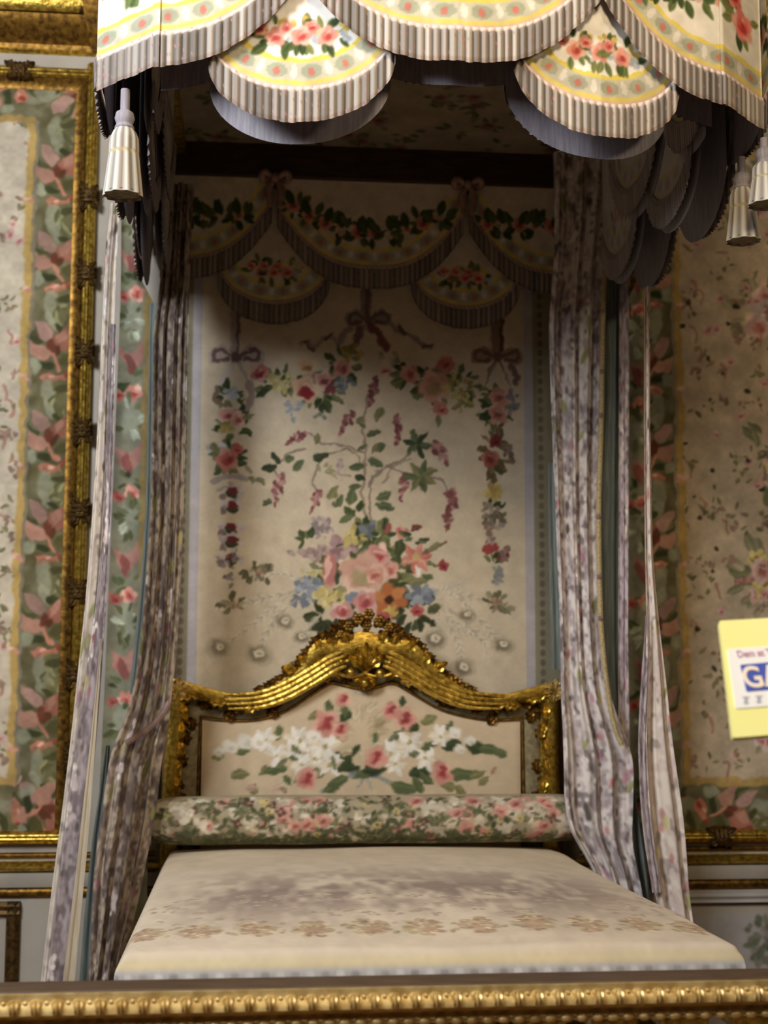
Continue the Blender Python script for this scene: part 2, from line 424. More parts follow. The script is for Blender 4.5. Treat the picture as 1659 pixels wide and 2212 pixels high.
# painted sprig on the dado at the right
cv = Canvas(1.5, 2.5, 0.22, 0.57, 0.006, (176, 174, 172))
for q in (1.86, 2.2):
    cv.cluster(q, 0.42, 0.1, 0.12, [(120, 122, 104), (146, 140, 138), (104, 110, 92)], 60, 0.016)
    cv.leaves(q, 0.42, 0.12, 0.12, 14, 0.06, ((104, 112, 92), (128, 130, 112)))
cv.mottle(0.04)
o = flat_panel('trim_10', 1.47, 2.55, 0.25, 0.535, -0.004, 0.008, cv, None)
tag(o, 'grey dado panel with a faint painted sprig', 'panel', kind='structure')

# ------------------------------------------------------------------ silk wall hangings in gilt frames
PER = 0.412
def K(x, y): return ((x - 160) * 0.000665, -(y - 640) * 0.000665)     # sketch units of one repeat of the ribbon border
def border_unit(cv):
    P = lambda *a: [K(x, y) for x, y in a]
    k = 0.000665
    def e(x, y, rx, ry, ang, col, al=1.0, soft=0.35): u, v = K(x, y); cv.ell(u, v, rx * k, ry * k, ang, col, al, soft)
    e(400, 720, 88, 130, 0, (120, 116, 72), 0.95); e(330, 700, 50, 120, 0.15, (158, 162, 132), 0.8)
    for q in range(7):
        u, v = K(400 + RNG.uniform(-50, 50), 640 + q * 28); cv.leaf(u, v, 0.06, RNG.uniform(-2.6, -0.4), (150, 148, 100) if q % 2 else (96, 96, 54), 0.3)
    e(430, 645, 70, 24, 0.3, (84, 84, 44)); e(330, 800, 30, 70, 0.5, (170, 172, 140), 0.8); e(390, 850, 46, 22, -0.6, (72, 76, 38))
    cv.poly(P((215, 800), (290, 820), (350, 900), (300, 950), (235, 880)), (186, 142, 126))
    cv.poly(P((360, 900), (430, 850), (500, 810), (575, 785), (570, 900), (510, 960), (420, 1000), (340, 980)), (172, 104, 82))
    cv.poly(P((460, 840), (575, 785), (570, 900), (500, 970), (470, 920)), (136, 68, 52), 0.85)
    cv.poly(P((370, 905), (430, 860), (440, 910), (390, 960)), (188, 130, 106))
    cv.poly(P((160, 925), (250, 960), (340, 1000), (320, 1060), (240, 1070), (190, 1010)), (200, 142, 118))
    cv.line(P((190, 880), (215, 930), (270, 955)), 0.02, (84, 88, 50))
    e(345, 985, 26, 52, 0.2, (126, 62, 42)); e(380, 1010, 20, 40, -0.3, (110, 60, 34))
    e(460, 1060, 80, 44, 0.3, (92, 88, 44)); e(305, 1115, 62, 26, -0.1, (66, 72, 36)); e(230, 1120, 40, 50, 0, (170, 176, 146), 0.8)
    cv.line(P((340, 1040), (370, 1090), (400, 1140)), 0.014, (222, 140, 110))
    cv.poly(P((265, 1190), (330, 1160), (390, 1180), (445, 1150), (440, 1200), (380, 1225), (330, 1252), (285, 1225)), (214, 128, 100))
    e(440, 1170, 18, 22, 0, (190, 62, 50)); e(315, 1215, 24, 18, 0.5, (186, 70, 52)); e(350, 1185, 26, 12, 0.3, (246, 180, 150))
    e(470, 1185, 40, 24, 0.2, (104, 104, 58)); e(500, 1180, 20, 16, 0, (214, 170, 140), 0.8)
    e(150, 1185, 26, 18, -0.5, (236, 186, 160)); e(172, 1205, 22, 16, -0.5, (222, 150, 124))
def bouquet(cv, u, v, r):
    cv.leaves(u, v, r, r, 16, r * 0.5, ((150, 150, 112), (120, 124, 86), (170, 160, 126)))
    for k in range(9):
        a = RNG.uniform(0, 6.28); q = RNG.uniform(0, 0.75) * r; t = int(RNG.integers(5)); x, y = u + q * math.cos(a), v + q * math.sin(a)
        if t < 2: cv.rose(x, y, r * RNG.uniform(0.2, 0.34), (238, 208, 198), (222, 160, 152), (196, 92, 92))
        elif t == 2: cv.daisy(x, y, r * 0.25, (238, 220, 130), (170, 120, 50))
        elif t == 3: cv.cluster(x, y, r * 0.25, r * 0.25, [(206, 190, 190), (224, 214, 210)], 10, r * 0.08)
        else: cv.spike(x, y, r * 0.6, a, [(190, 110, 106), (210, 150, 140)], r * 0.08)
def field_run(cv, u0, u1, v0, v1, n):
    for k in range(n):
        u, v = RNG.uniform(u0, u1), RNG.uniform(v0, v1); t = int(RNG.integers(9))
        if t < 3: cv.leaves(u, v, 0.035, 0.035, 4, 0.03, ((128, 126, 84), (106, 108, 70), (146, 130, 96)))
        elif t < 5: cv.cluster(u, v, 0.03, 0.03, [(176, 140, 120), (150, 120, 100), (160, 132, 112)], 6, 0.010)
        elif t == 5: cv.line([(u, v + 0.04), (u + 0.02, v + 0.02), (u + 0.015, v - 0.03)], 0.014, (188, 132, 112), 0.85)
        elif t == 6: cv.ell(u, v, 0.012, 0.012, 0, (74, 66, 46))
        elif t == 7: cv.leaf(u, v, 0.06, RNG.uniform(0, 6.28), (160, 128, 100), 0.3)
        else: cv.rose(u, v, 0.022, (232, 196, 186), (216, 150, 144), (186, 90, 88))

def hanging(side, xg, xf, xo, z0, z1, label):
    """xg gilt line, xf gilt frame nearest the bed, xo outer end"""
    lo, hi = min(xf, xo), max(xf, xo); mx = 1 if side < 0 else -1
    cv = Canvas(lo, hi, z0, z1, 0.004, (216, 203, 178) if side < 0 else (210, 190, 158)); zb = z0 + 0.27; zt = z1 - 0.25  # same silk both sides; right ground painted browner for its weaker daylight
    # field
    f0, f1 = min(xg, xo), max(xg, xo)
    ztop = 4.2
    for k in range(int((zt - zb) / 0.62) + 1):
        for xx in ((xg + mx * -0.42), (xg + mx * -0.95)):
            bouquet(cv, xx + RNG.uniform(-0.04, 0.04), zb + 0.3 + k * 0.62 + RNG.uniform(-0.05, 0.05), 0.2)
    field_run(cv, f0, f1, zb, zt, 520)
    # ribbon border, down the bed side, along the top and along the bottom
    u, v = cv.u0 + np.arange(cv.w) * 0.004, cv.v0 + np.arange(cv.h) * 0.004
    inb = ((u - xg) * mx > 0)[None, :] | (v < zb)[:, None] | (v > zt)[:, None]
    n = vnoise(cv.h, cv.w, 12, 12, 5)[..., None]
    sage = np.array((138, 134, 98)) / 255 * (1 - n) + np.array((98, 90, 52)) / 255 * n
    cv.A = np.where(inb[..., None], sage, cv.A)
    k = 0; z = 4.135
    while z > zb - 0.2:
        cv.set(xg, z, 0, 1, mx); border_unit(cv); z -= PER; k += 1
    for (zz, up) in ((zb, 1), (zt, -1)):
        for k in range(-1, 5):
            cv.set(xg - mx * (0.02 + k * PER), zz, -math.pi / 2 * up, 1, 1); border_unit(cv)
    cv.reset()
    cv.line([(xg, zb), (xg, zt)], 0.034, (196, 160, 84)); cv.line([(xg + mx * 0.024, zb), (xg + mx * 0.024, zt)], 0.012, (150, 140, 120))
    for zz in (zb, zt): cv.line([(xg, zz), (xo, zz)], 0.034, (196, 160, 84))
    z = 4.135
    while z > zb:
        cv.set(xg, z, 0, 1, mx)
        k = 0.000665
        a = K(150, 1185); cv.ell(a[0], a[1], 26 * k, 18 * k, -0.5, (236, 190, 166)); a = K(172, 1205); cv.ell(a[0], a[1], 22 * k, 16 * k, -0.5, (222, 150, 124)); z -= PER
    cv.reset()
    cv.warp(0.009, 0.05); cv.mottle(0.08); cv.mute(0.22)
    t = empty('wall_hanging', (xf, 0, z0), label, 'wall hanging', 'wall hangings')
    b = MB(); b.box(lo, hi, -0.008, 0, z0, z1); b.build('backing', MAT['cream'], t, False)
    flat_panel('silk_panel', lo, hi, z0, z1, -0.012, 0.005, cv, t)
    # reeded gilt frame
    wd = 0.055
    pr = [(0, 0), (0.02, 0.0)] + [(0.02 + 0.028 * math.sin(math.pi * q / 12) + 0.003 * (q % 2), wd * q / 12) for q in range(13)] + [(0.015, wd), (0, wd)]
    b = MB(); s = -mx
    b.run((xf, -0.005, z0 - 0.02), (xf, -0.005, z1 + 0.02), pr, (-s, 0, 0) if False else (-mx, 0, 0), (0, -1, 0))
    b.run((lo, -0.005, z1), (hi, -0.005, z1), pr, (0, 0, -1), (0, -1, 0)); b.run((lo, -0.005, z0), (hi, -0.005, z0), pr, (0, 0, 1), (0, -1, 0))
    fr = b.build('gilt_frame', MAT['gold'], t)
    b = MB(); pc = [(0, 0)] + [(0.03 - 0.022 * math.sin(math.pi * q / 16), 0.05 * q / 8) for q in range(9)] + [(0, 0.055)]
    b.run((xf + mx * -wd, -0.005, z0 + wd), (xf + mx * -wd, -0.005, z1 - wd), pc, (-mx, 0, 0), (0, -1, 0))
    b.run((lo, -0.005, z1 - wd), (hi, -0.005, z1 - wd), pc, (0, 0, -1), (0, -1, 0)); b.build('frame_cove', MAT['gold_dark'], fr)  # cove in darker gilding, painting in the shadow on its gold
    # carved ribbon ties round the frame
    xc = xf - mx * wd / 2
    spots = [(xc, zz, 0) for zz in np.arange(z1 - 0.62, z0 + 0.2, -0.362)] + [(xf - mx * 0.36, z1 - wd / 2, 1), (xf - mx * 0.42, z0 + wd / 2, 1), (xf - mx * 0.95, z0 + wd / 2, 1)]
    for (x, zz, hz) in spots:
        c = MB(); a0 = 0 if hz else math.pi / 2
        for q in range(3):
            p = -0.02 + 0.02 * q
            pts = [(x + (p if hz else 0.04 * math.cos(a)), -0.02 - 0.045 * max(0, math.sin(a)), zz + (0.04 * math.cos(a) if hz else p)) for a in np.linspace(0, math.pi, 9)]
            c.tube(pts, 0.009, 7)
        for sg in (-1, 1):
            c.leaf((x, -0.04, zz), a0 + (0.5 if sg > 0 else math.pi - 0.5), 0.08, 0.05, 0.2, 0.01)
            c.leaf((x, -0.04, zz), a0 + (-0.6 if sg > 0 else math.pi + 0.6), 0.07, 0.045, 0.2, 0.01)
        c.flower((x, -0.06, zz), 0.026)
        c.build('carved_tie', MAT['clasp'], t)
    return t
hanging(-1, -1.535, -1.235, -2.7, 0.875, 4.40, 'floral silk wall hanging with ribbon border and gilt frame left of the bed')
hanging(1, 1.50, 1.22, 2.8, 0.855, 4.36, 'floral silk wall hanging with ribbon border half hidden right of the bed')

br_ = empty('carved_bracket', (-1.28, 0, 4.5), 'brown gilt carved bracket under the cornice at the upper left beside the canopy', 'bracket')
b = MB(); q = at(205, 40, -0.12)
b.loft([[(q[0] + sx * w_, -0.02 - (0 if sy < 0 else d), q[2] + z) for sx, sy in ((-1, -1), (1, -1), (1, 1), (-1, 1))] for w_, d, z in ((0.02, 0.03, -0.12), (0.035, 0.07, -0.05), (0.05, 0.12, 0.03), (0.06, 0.15, 0.12), (0.075, 0.17, 0.2), (0.075, 0.17, 0.26))])
b.build('bracket_body', MAT['gold_dark'], br_)
b = MB()
for k, (dx, dz, a) in enumerate(((0, -0.02, 1.57), (-0.02, 0.02, 2.1), (0.02, 0.02, 1.0), (0, 0.08, 1.57), (-0.03, 0.12, 2.2), (0.03, 0.12, 0.9))): b.leaf((q[0] + dx, -0.10 - 0.2 * max(0, dz), q[2] + dz), a, 0.11, 0.07, 0.3, 0.015)
b.build('bracket_leaf', MAT['clasp'], br_)

#@@HEADCLOTH
# ------------------------------------------------------------------ embroidered hanging behind the headboard
HY = -0.03
cv = Canvas(-0.98, 1.06, 0.7, 4.06, 0.003, CREAM)
u, v = cv.u0 + np.arange(cv.w) * 0.003, cv.v0 + np.arange(cv.h) * 0.003
xl, xr = at(411, 1000, HY)[0], at(1152, 1000, HY)[0]
side = np.minimum(np.abs(u - xl) * 0 + (u - xl), xr - u)[None, :] + 0 * v[:, None]
lav = np.array((186, 180, 186)) / 255; olv = np.array((150, 142, 112)) / 255
cv.A = np.where((side < 0.0)[..., None], olv, np.where((side < 0.042)[..., None], lav, cv.A))
for zz in np.arange(0.72, 4.0, 0.045):
    for xx in (xl - 0.03, xr + 0.036): cv.ell(xx, zz, 0.013, 0.016, 0, (112, 98, 78), 0.8)
UPX = 0.00209
class Tr:
    """draws in coordinates of an enlarged view (origin px, zoom) laid on the hanging"""
    def __init__(s, cv, ox, oy, z, Y): s.c, s.ox, s.oy, s.z, s.Y = cv, ox, oy, z, Y; s.k = UPX / z
    def p(s, x, y): q = at(s.ox + x / s.z, s.oy + y / s.z, s.Y); return q[0], q[2]
    def rose(s, x, y, r, *a): s.c.rose(*s.p(x, y), r * s.k, *a)
    def ell(s, x, y, rx, ry, ang, col, al=1.0, so=0.4): s.c.ell(*s.p(x, y), rx * s.k, ry * s.k, -ang, col, al, so)
    def leaf(s, x, y, L, ang, col=GRN, wd=0.42): s.c.leaf(*s.p(x, y), L * s.k, -math.radians(ang), col, wd)
    def line(s, pts, w, col, al=1.0, taper=False): s.c.line([s.p(*q) for q in pts], w * s.k, col, al, taper)
    def daisy(s, x, y, r, a, b, n=5): s.c.daisy(*s.p(x, y), r * s.k, a, b, n)
    def cl(s, x, y, rx, ry, cols, n, r, core=None): s.c.cluster(*s.p(x, y), rx * s.k, ry * s.k, cols, n, r * s.k, 0, core)
    def lv(s, x, y, rx, ry, n, L, *a): s.c.leaves(*s.p(x, y), rx * s.k, ry * s.k, n, L * s.k, *a)
    def spike(s, x, y, L, ang, cols, r): s.c.spike(*s.p(x, y), L * s.k, -math.radians(ang), cols, r * s.k)
    def poly(s, pts, col, al=1.0): s.c.poly([s.p(*q) for q in pts], col, al)
    def bow(s, x, y, r, col=(178, 160, 152), dk=(132, 104, 98)):
        for sg in (-1, 1):
            s.poly([(x, y), (x + sg * r * 0.6, y - r * 0.55), (x + sg * r * 1.25, y - r * 0.3), (x + sg * r * 1.2, y + r * 0.3), (x + sg * r * 0.5, y + r * 0.25)], col)
            s.line([(x + sg * r * 0.3, y - r * 0.1), (x + sg * r * 0.9, y - r * 0.35), (x + sg * r * 1.05, y + r * 0.1), (x + sg * r * 0.4, y + r * 0.12)], r * 0.2, dk, 0.9)
            s.line([(x, y), (x + sg * r * 0.35, y + r * 0.7), (x + sg * r * 0.6, y + r * 1.4)], r * 0.24, col, 1, True)
        s.ell(x, y, r * 0.24, r * 0.28, 0, dk)
T = Tr(cv, 400, 640, 2.183, HY)
WIS = [(148, 78, 80), (170, 104, 102), (128, 62, 66), (196, 140, 132)]
RIB, RIBD = (166, 150, 144), (126, 98, 94)
# centre ribbon and streamers
T.line([(855, -60), (852, 90)], 46, RIBD); T.line([(843, -60), (840, 90)], 14, RIB)
T.bow(865, 110, 85, RIB, RIBD)
T.line([(780, 150), (740, 190), (725, 230)], 26, RIB); T.line([(715, 215), (680, 190), (640, 205), (600, 240), (580, 215), (540, 225)], 20, RIB)
T.line([(690, 180), (660, 200)], 16, RIBD); T.line([(570, 215), (600, 255)], 18, RIBD)
T.line([(970, 130), (1000, 165), (1040, 175), (1070, 185), (1110, 225), (1160, 240)], 24, RIB); T.line([(1010, 140), (1030, 180)], 22, RIBD); T.line([(1120, 235), (1170, 230)], 18, RIBD)
T.line([(880, 140), (920, 190), (950, 240)], 40, (126, 62, 60), 0.9); T.line([(820, 150), (800, 230)], 34, RIBD)
# left swag
T.lv(430, 420, 110, 70, 16, 60); T.lv(640, 440, 130, 70, 22, 60); T.lv(750, 330, 70, 80, 14, 55)
T.cl(460, 400, 60, 50, [(198, 182, 104), (176, 164, 92), (214, 200, 130)], 30, 13); T.cl(515, 515, 45, 35, [(150, 160, 172), (172, 180, 186)], 16, 12); T.cl(600, 365, 40, 22, [(120, 132, 140)], 10, 12)
T.rose(575, 330, 46, (232, 200, 160), (222, 172, 120), (180, 110, 70)); T.rose(350, 362, 44, (226, 168, 152), (196, 84, 82), (140, 36, 40)); T.rose(655, 395, 46)
T.rose(570, 440, 66, (238, 214, 172), (222, 150, 120), (166, 40, 44)); T.ell(570, 458, 34, 26, 0, (166, 36, 42)); T.rose(742, 342, 46, (232, 172, 152), (206, 120, 104), (160, 60, 60)); T.cl(680, 425, 40, 26, [(150, 70, 74)], 8, 16)
T.cl(790, 270, 45, 50, [(206, 190, 100), (186, 160, 70), (150, 140, 80)], 22, 14); T.cl(745, 415, 48, 34, [(132, 144, 150), (160, 168, 168), (108, 120, 124)], 18, 14)
T.cl(640, 560, 24, 30, [(128, 136, 124)], 7, 10); T.cl(510, 570, 20, 25, [(150, 158, 156)], 6, 9); T.leaf(650, 500, 60, 100, DGRN); T.leaf(400, 440, 80, 150, DGRN); T.leaf(460, 370, 60, -70, GRN)
# right swag
T.lv(1060, 380, 90, 80, 16, 60); T.lv(1180, 420, 120, 90, 22, 60); T.lv(1310, 420, 90, 90, 18, 50)
T.cl(965, 285, 55, 32, [(176, 168, 132), (150, 148, 108), (196, 176, 150)], 18, 12); T.rose(945, 352, 28); T.rose(1060, 365, 44, (232, 164, 138), (214, 118, 96), (170, 70, 60))
T.rose(1175, 425, 78, (232, 176, 144), (220, 140, 112), (150, 110, 70)); T.ell(1175, 440, 36, 24, 0, (166, 140, 84), 0.7); T.rose(1230, 320, 46, (226, 140, 120), (210, 104, 90), (170, 60, 56)); T.rose(1205, 530, 38, (226, 150, 130), (206, 110, 96), (150, 48, 44))
T.cl(1290, 430, 66, 56, [(190, 172, 90), (166, 150, 80), (206, 190, 110)], 34, 13); T.cl(1310, 510, 44, 36, [(186, 170, 92), (150, 140, 76)], 18, 12); T.leaf(1195, 560, 60, 95, OLV)
# left pendant
T.line([(238, -40), (236, 260)], 50, RIB); T.line([(255, -40), (250, 260)], 14, RIBD); T.bow(240, 285, 100, (190, 172, 166), (120, 88, 82)); T.line([(215, 330), (180, 390), (160, 440)], 30, (206, 192, 188))
T.lv(220, 470, 60, 60, 12, 50); T.cl(222, 460, 34, 30, [(160, 174, 184), (184, 194, 200)], 14, 14); T.line([(150, 440), (140, 480), (165, 500)], 26, (140, 116, 92)); T.line([(300, 410), (310, 480), (280, 540)], 28, (178, 150, 140))
T.lv(230, 620, 60, 90, 18, 60); T.rose(195, 560, 40); T.rose(250, 580, 38); T.cl(195, 625, 40, 30, [(200, 180, 90), (180, 160, 70)], 12, 13); T.cl(150, 715, 40, 40, [(200, 194, 196), (180, 172, 176)], 14, 13)
T.lv(210, 760, 70, 70, 14, 55); T.rose(200, 772, 54, (226, 150, 130), (206, 96, 84), (160, 44, 44)); T.rose(250, 718, 26, (214, 110, 96), (190, 70, 64), (150, 44, 44))
T.line([(130, 880), (200, 845), (280, 860)], 22, RIB); T.line([(150, 910), (190, 900), (210, 940)], 16, RIB); T.leaf(290, 850, 60, 30, OLV); T.leaf(330, 560, 60, 160, OLV)
for (x, y) in ((225, 915), (222, 985), (220, 1085), (222, 1150), (210, 1230)):
    T.cl(x, y, 58, 34, [(192, 178, 180), (170, 154, 158), (206, 196, 194)], 16, 13); T.leaf(x - 30, y + 10, 60, 20, DGRN, 0.5)
    T.ell(x, y, 24, 18, 0.3, (126, 44, 50)); T.ell(x - 45, y + 30, 18, 16, 0, (122, 98, 104), 0.8); T.ell(x + 45, y + 20, 17, 15, 0, (206, 190, 184), 0.8)
T.cl(212, 1280, 36, 60, [(150, 130, 132), (120, 104, 104), (180, 164, 164)], 18, 11); T.cl(216, 1350, 12, 40, [(150, 134, 134)], 8, 8)
# right pendant
T.line([(1470, 100), (1470, 260)], 56, (150, 122, 100)); T.line([(1492, 100), (1490, 260)], 20, (112, 70, 58)); T.bow(1470, 290, 95, (164, 132, 112), (124, 90, 78)); T.line([(1540, 330), (1570, 380), (1555, 410)], 28, RIBD)
T.lv(1475, 520, 60, 110, 24, 60); T.rose(1480, 475, 50, (226, 170, 140), (206, 130, 108), (160, 80, 70)); T.rose(1478, 555, 50, (222, 160, 134), (200, 120, 100), (150, 70, 60)); T.cl(1545, 500, 30, 60, [(132, 128, 134), (150, 146, 150)], 14, 14)
T.lv(1455, 740, 60, 120, 26, 60, ((110, 90, 50), (84, 84, 46), (130, 106, 70))); T.rose(1462, 682, 32, (150, 60, 54), (130, 44, 42), (96, 24, 28)); T.rose(1440, 765, 40, (206, 120, 100), (170, 70, 60), (130, 40, 40)); T.cl(1530, 740, 26, 50, [(120, 100, 84), (140, 120, 104)], 10, 12)
T.cl(1455, 925, 44, 46, [(212, 180, 84), (226, 200, 110), (190, 150, 70)], 18, 15); T.lv(1450, 1010, 60, 50, 12, 45)
T.cl(1450, 1040, 66, 60, [(150, 132, 112), (170, 150, 130), (120, 104, 84)], 26, 14); T.cl(1440, 1120, 50, 50, [(190, 160, 150), (150, 120, 100)], 16, 14); T.cl(1450, 1195, 40, 24, [(176, 64, 62)], 8, 15); T.cl(1500, 1215, 34, 30, [(120, 60, 56), (150, 110, 100)], 9, 13)
T.lv(1460, 1270, 40, 50, 8, 40); T.cl(1470, 1310, 34, 60, [(140, 142, 140), (160, 160, 156)], 16, 11)
# flowering shrub in the middle
ST = (158, 136, 116)
T.line([(850, 1060), (835, 940), (850, 780), (842, 640), (850, 520), (880, 440)], 14, ST); T.line([(872, 1060), (870, 900), (930, 820), (1040, 760), (1110, 700)], 11, ST); T.line([(860, 900), (900, 830), (980, 800)], 9, ST)
T.line([(845, 800), (780, 730), (700, 735), (640, 770), (600, 880), (620, 910)], 9, ST); T.line([(840, 740), (760, 710), (650, 690), (570, 640)], 9, ST); T.line([(560, 720), (480, 745), (420, 800), (440, 850)], 9, ST)
T.line([(950, 800), (1080, 850), (1200, 860), (1245, 930)], 9, ST); T.line([(740, 770), (720, 830), (780, 850)], 8, ST); T.line([(960, 850), (930, 880), (990, 800), (1060, 770)], 8, ST)
T.spike(905, 395, 140, 110, WIS, 15); T.spike(790, 545, 140, 118, WIS, 17); T.spike(565, 645, 110, 150, WIS, 14); T.spike(1005, 570, 140, 94, WIS, 19); T.spike(1180, 700, 120, 62, WIS, 24); T.spike(1035, 845, 135, 95, WIS, 17)
T.spike(1262, 925, 190, 100, WIS, 24); T.spike(450, 845, 150, 100, WIS, 18); T.spike(625, 915, 120, 104, WIS, 14); T.spike(730, 780, 70, 100, [(190, 160, 160), (206, 186, 180)], 13)
for (x, y, L, a, c) in ((860, 665, 70, -30, GRN), (850, 700, 50, 150, GRN), (890, 725, 70, -25, GRN), (860, 770, 80, 20, GRN), (880, 745, 60, -60, OLV), (850, 800, 80, 175, GRN), (850, 870, 60, -150, DGRN), (830, 890, 60, 170, GRN), (800, 900, 90, 110, GRN), (720, 900, 80, 130, OLV), (745, 930, 80, 120, GRN), (900, 960, 90, -25, GRN), (900, 985, 90, 8, GRN), (620, 700, 60, -85, OLV), (600, 770, 80, -20, DGRN), (560, 770, 80, 130, GRN), (520, 760, 60, 170, GRN), (430, 800, 70, 165, DGRN), (440, 790, 60, -120, DGRN), (360, 980, 50, -20, GRN), (900, 590, 80, -70, OLV), (840, 560, 60, 120, OLV), (820, 600, 40, 40, GRN)):
    T.leaf(x, y, L, a, c, 0.5)
for k in range(6): T.leaf(1095, 695, 75, k * 60 + 10, DGRN if k % 2 else GRN, 0.42)
for k in range(7): T.leaf(1115, 850, 85, k * 51 + 25, GRN if k % 2 else OLV, 0.42)
T.lv(810, 1050, 40, 60, 10, 60); T.lv(330, 850, 40, 30, 4, 40, ((150, 140, 110), (120, 116, 80))); T.lv(650, 830, 40, 30, 6, 40, ((150, 146, 104), (176, 160, 110)))
# bouquet
T = Tr(cv, 400, 1100, 2.183, HY)
T.lv(860, 300, 260, 190, 70, 80, ((74, 86, 44), (104, 112, 60), (56, 68, 36), (128, 126, 76))); T.lv(880, 150, 120, 120, 26, 70); T.leaf(820, 60, 90, 95, DGRN, 0.5); T.leaf(890, 330, 140, -10, (84, 88, 44), 0.6); T.leaf(720, 240, 110, 95, DGRN, 0.5)
T.lv(700, 500, 120, 60, 22, 70, ((56, 64, 34), (74, 80, 44))); T.lv(1080, 480, 150, 70, 26, 70, ((56, 64, 34), (84, 88, 50)))
T.cl(640, 215, 80, 34, [(176, 148, 140), (160, 130, 126), (190, 166, 154)], 40, 14); T.cl(540, 205, 50, 22, [(176, 148, 140), (190, 166, 154)], 18, 12); T.cl(650, 90, 60, 50, [(150, 132, 136), (176, 158, 154)], 30, 13); T.cl(740, 180, 60, 60, [(178, 140, 142), (196, 160, 156), (156, 112, 116)], 30, 17); T.lv(580, 150, 50, 30, 7, 50)
T.cl(790, 130, 50, 50, [(212, 190, 104), (190, 170, 90)], 18, 15); T.cl(862, 88, 36, 36, [(104, 112, 124), (126, 134, 140)], 12, 16); T.lv(930, 110, 40, 40, 7, 50)
T.rose(1022, 108, 32, (232, 180, 160), (206, 96, 84), (150, 36, 38)); T.leaf(1060, 100, 60, -25, (120, 64, 54)); T.leaf(940, 120, 60, -60, (170, 80, 70)); T.lv(1080, 140, 40, 40, 6, 45, (DGRN, GRN))
T.line([(1110, 210), (1180, 180), (1235, 150)], 14, (140, 106, 76)); T.leaf(1150, 200, 70, -40, OLV); T.line([(1130, 250), (1200, 265)], 10, OLV); T.rose(1218, 268, 28, (186, 84, 80), (160, 50, 54), (130, 36, 40))
for k in range(6): T.leaf(1092, 232, 78, k * 60 - 15, (222, 138, 116) if k % 2 else (206, 110, 94), 0.5)
T.ell(1090, 230, 18, 18, 0, (226, 190, 110)); T.leaf(1095, 260, 60, 85, (238, 220, 206), 0.4)
T.lv(650, 300, 40, 60, 6, 60); T.cl(600, 300, 50, 20, [(206, 196, 120)], 10, 12)
T.ell(682, 290, 34, 78, 0.1, (222, 130, 120)); T.ell(672, 280, 14, 60, 0.15, (238, 180, 164)); T.rose(762, 262, 38, (238, 224, 186), (222, 196, 140), (176, 136, 80))
T.rose(905, 215, 58, (240, 190, 176), (222, 120, 112), (180, 50, 54)); T.rose(960, 285, 50, (240, 178, 156), (222, 136, 118), (186, 76, 70))
T.rose(840, 318, 112, (242, 196, 172), (230, 156, 132), (186, 150, 96), ); T.ell(825, 320, 46, 36, 0.4, (190, 176, 120), 0.75); T.rose(895, 305, 46, (244, 190, 164), (228, 140, 116), (190, 84, 76)); T.ell(840, 390, 60, 24, 0.1, (246, 216, 200), 0.8)
T.cl(590, 378, 66, 56, [(140, 152, 168), (168, 178, 190), (116, 128, 144)], 44, 16); T.cl(550, 430, 40, 26, [(120, 130, 146)], 12, 14); T.cl(1110, 400, 70, 54, [(134, 146, 162), (160, 170, 180), (112, 122, 138)], 44, 16); T.leaf(1050, 350, 110, -10, OLV, 0.35); T.leaf(1110, 310, 70, 10, GRN)
T.cl(690, 412, 90, 44, [(216, 196, 112), (196, 172, 86), (232, 214, 140)], 44, 16); T.ell(735, 375, 26, 18, 0, (170, 168, 110)); T.cl(785, 425, 34, 34, [(132, 146, 164), (150, 164, 180)], 14, 14)
for k in range(6): T.ell(965 + 48 * math.cos(k * 1.05 + 0.3), 425 + 44 * math.sin(k * 1.05 + 0.3), 36, 28, k * 1.05 + 0.3, (222, 132, 66) if k % 2 else (206, 108, 50))
T.ell(962, 428, 24, 22, 0, (84, 44, 24)); T.cl(972, 478, 30, 16, [(222, 186, 84)], 8, 12)
T.rose(850, 438, 54, (236, 176, 166), (216, 110, 106), (180, 56, 60)); T.rose(740, 482, 52, (240, 196, 184), (220, 120, 112), (186, 60, 60)); T.rose(1092, 480, 30, (222, 110, 104), (196, 70, 68), (160, 40, 44)); T.rose(932, 515, 36, (210, 104, 96), (180, 60, 58), (150, 40, 44))
# peacock feathers
FE = (190, 176, 150)
for side_pts in (((560, 340), (480, 310), (400, 305), (320, 310)), ((520, 390), (420, 410), (300, 440), (160, 460)), ((470, 420), (400, 480), (310, 560), (170, 650)), ((520, 430), (440, 500), (380, 590), (350, 680)), ((640, 500), (600, 540), (550, 600)),
                 ((1190, 430), (1280, 400), (1400, 430), (1520, 470)), ((1180, 390), (1250, 370), (1320, 350)), ((1210, 460), (1290, 560), (1390, 600)), ((1200, 480), (1190, 560), (1180, 610)), ((1230, 500), (1290, 640), (1310, 740)), ((1330, 450), (1420, 560), (1500, 640)), ((1300, 420), (1340, 490), (1330, 520)), ((1250, 470), (1400, 620), (1420, 700))):
    T.line(side_pts, 12, FE, 0.8)
    m = smooth_path(np.array(side_pts, float), 26)
    for i in range(4, 26, 1):
        d = m[min(i + 1, 25)] - m[i - 1]; a = math.degrees(math.atan2(d[1], d[0]))
        for sg in (-1, 1): T.line([tuple(m[i]), (m[i][0] + 26 * math.cos(math.radians(a + sg * 35)), m[i][1] + 26 * math.sin(math.radians(a + sg * 35)))], 5, (236, 226, 204) if i % 3 else (172, 160, 132), 0.5)
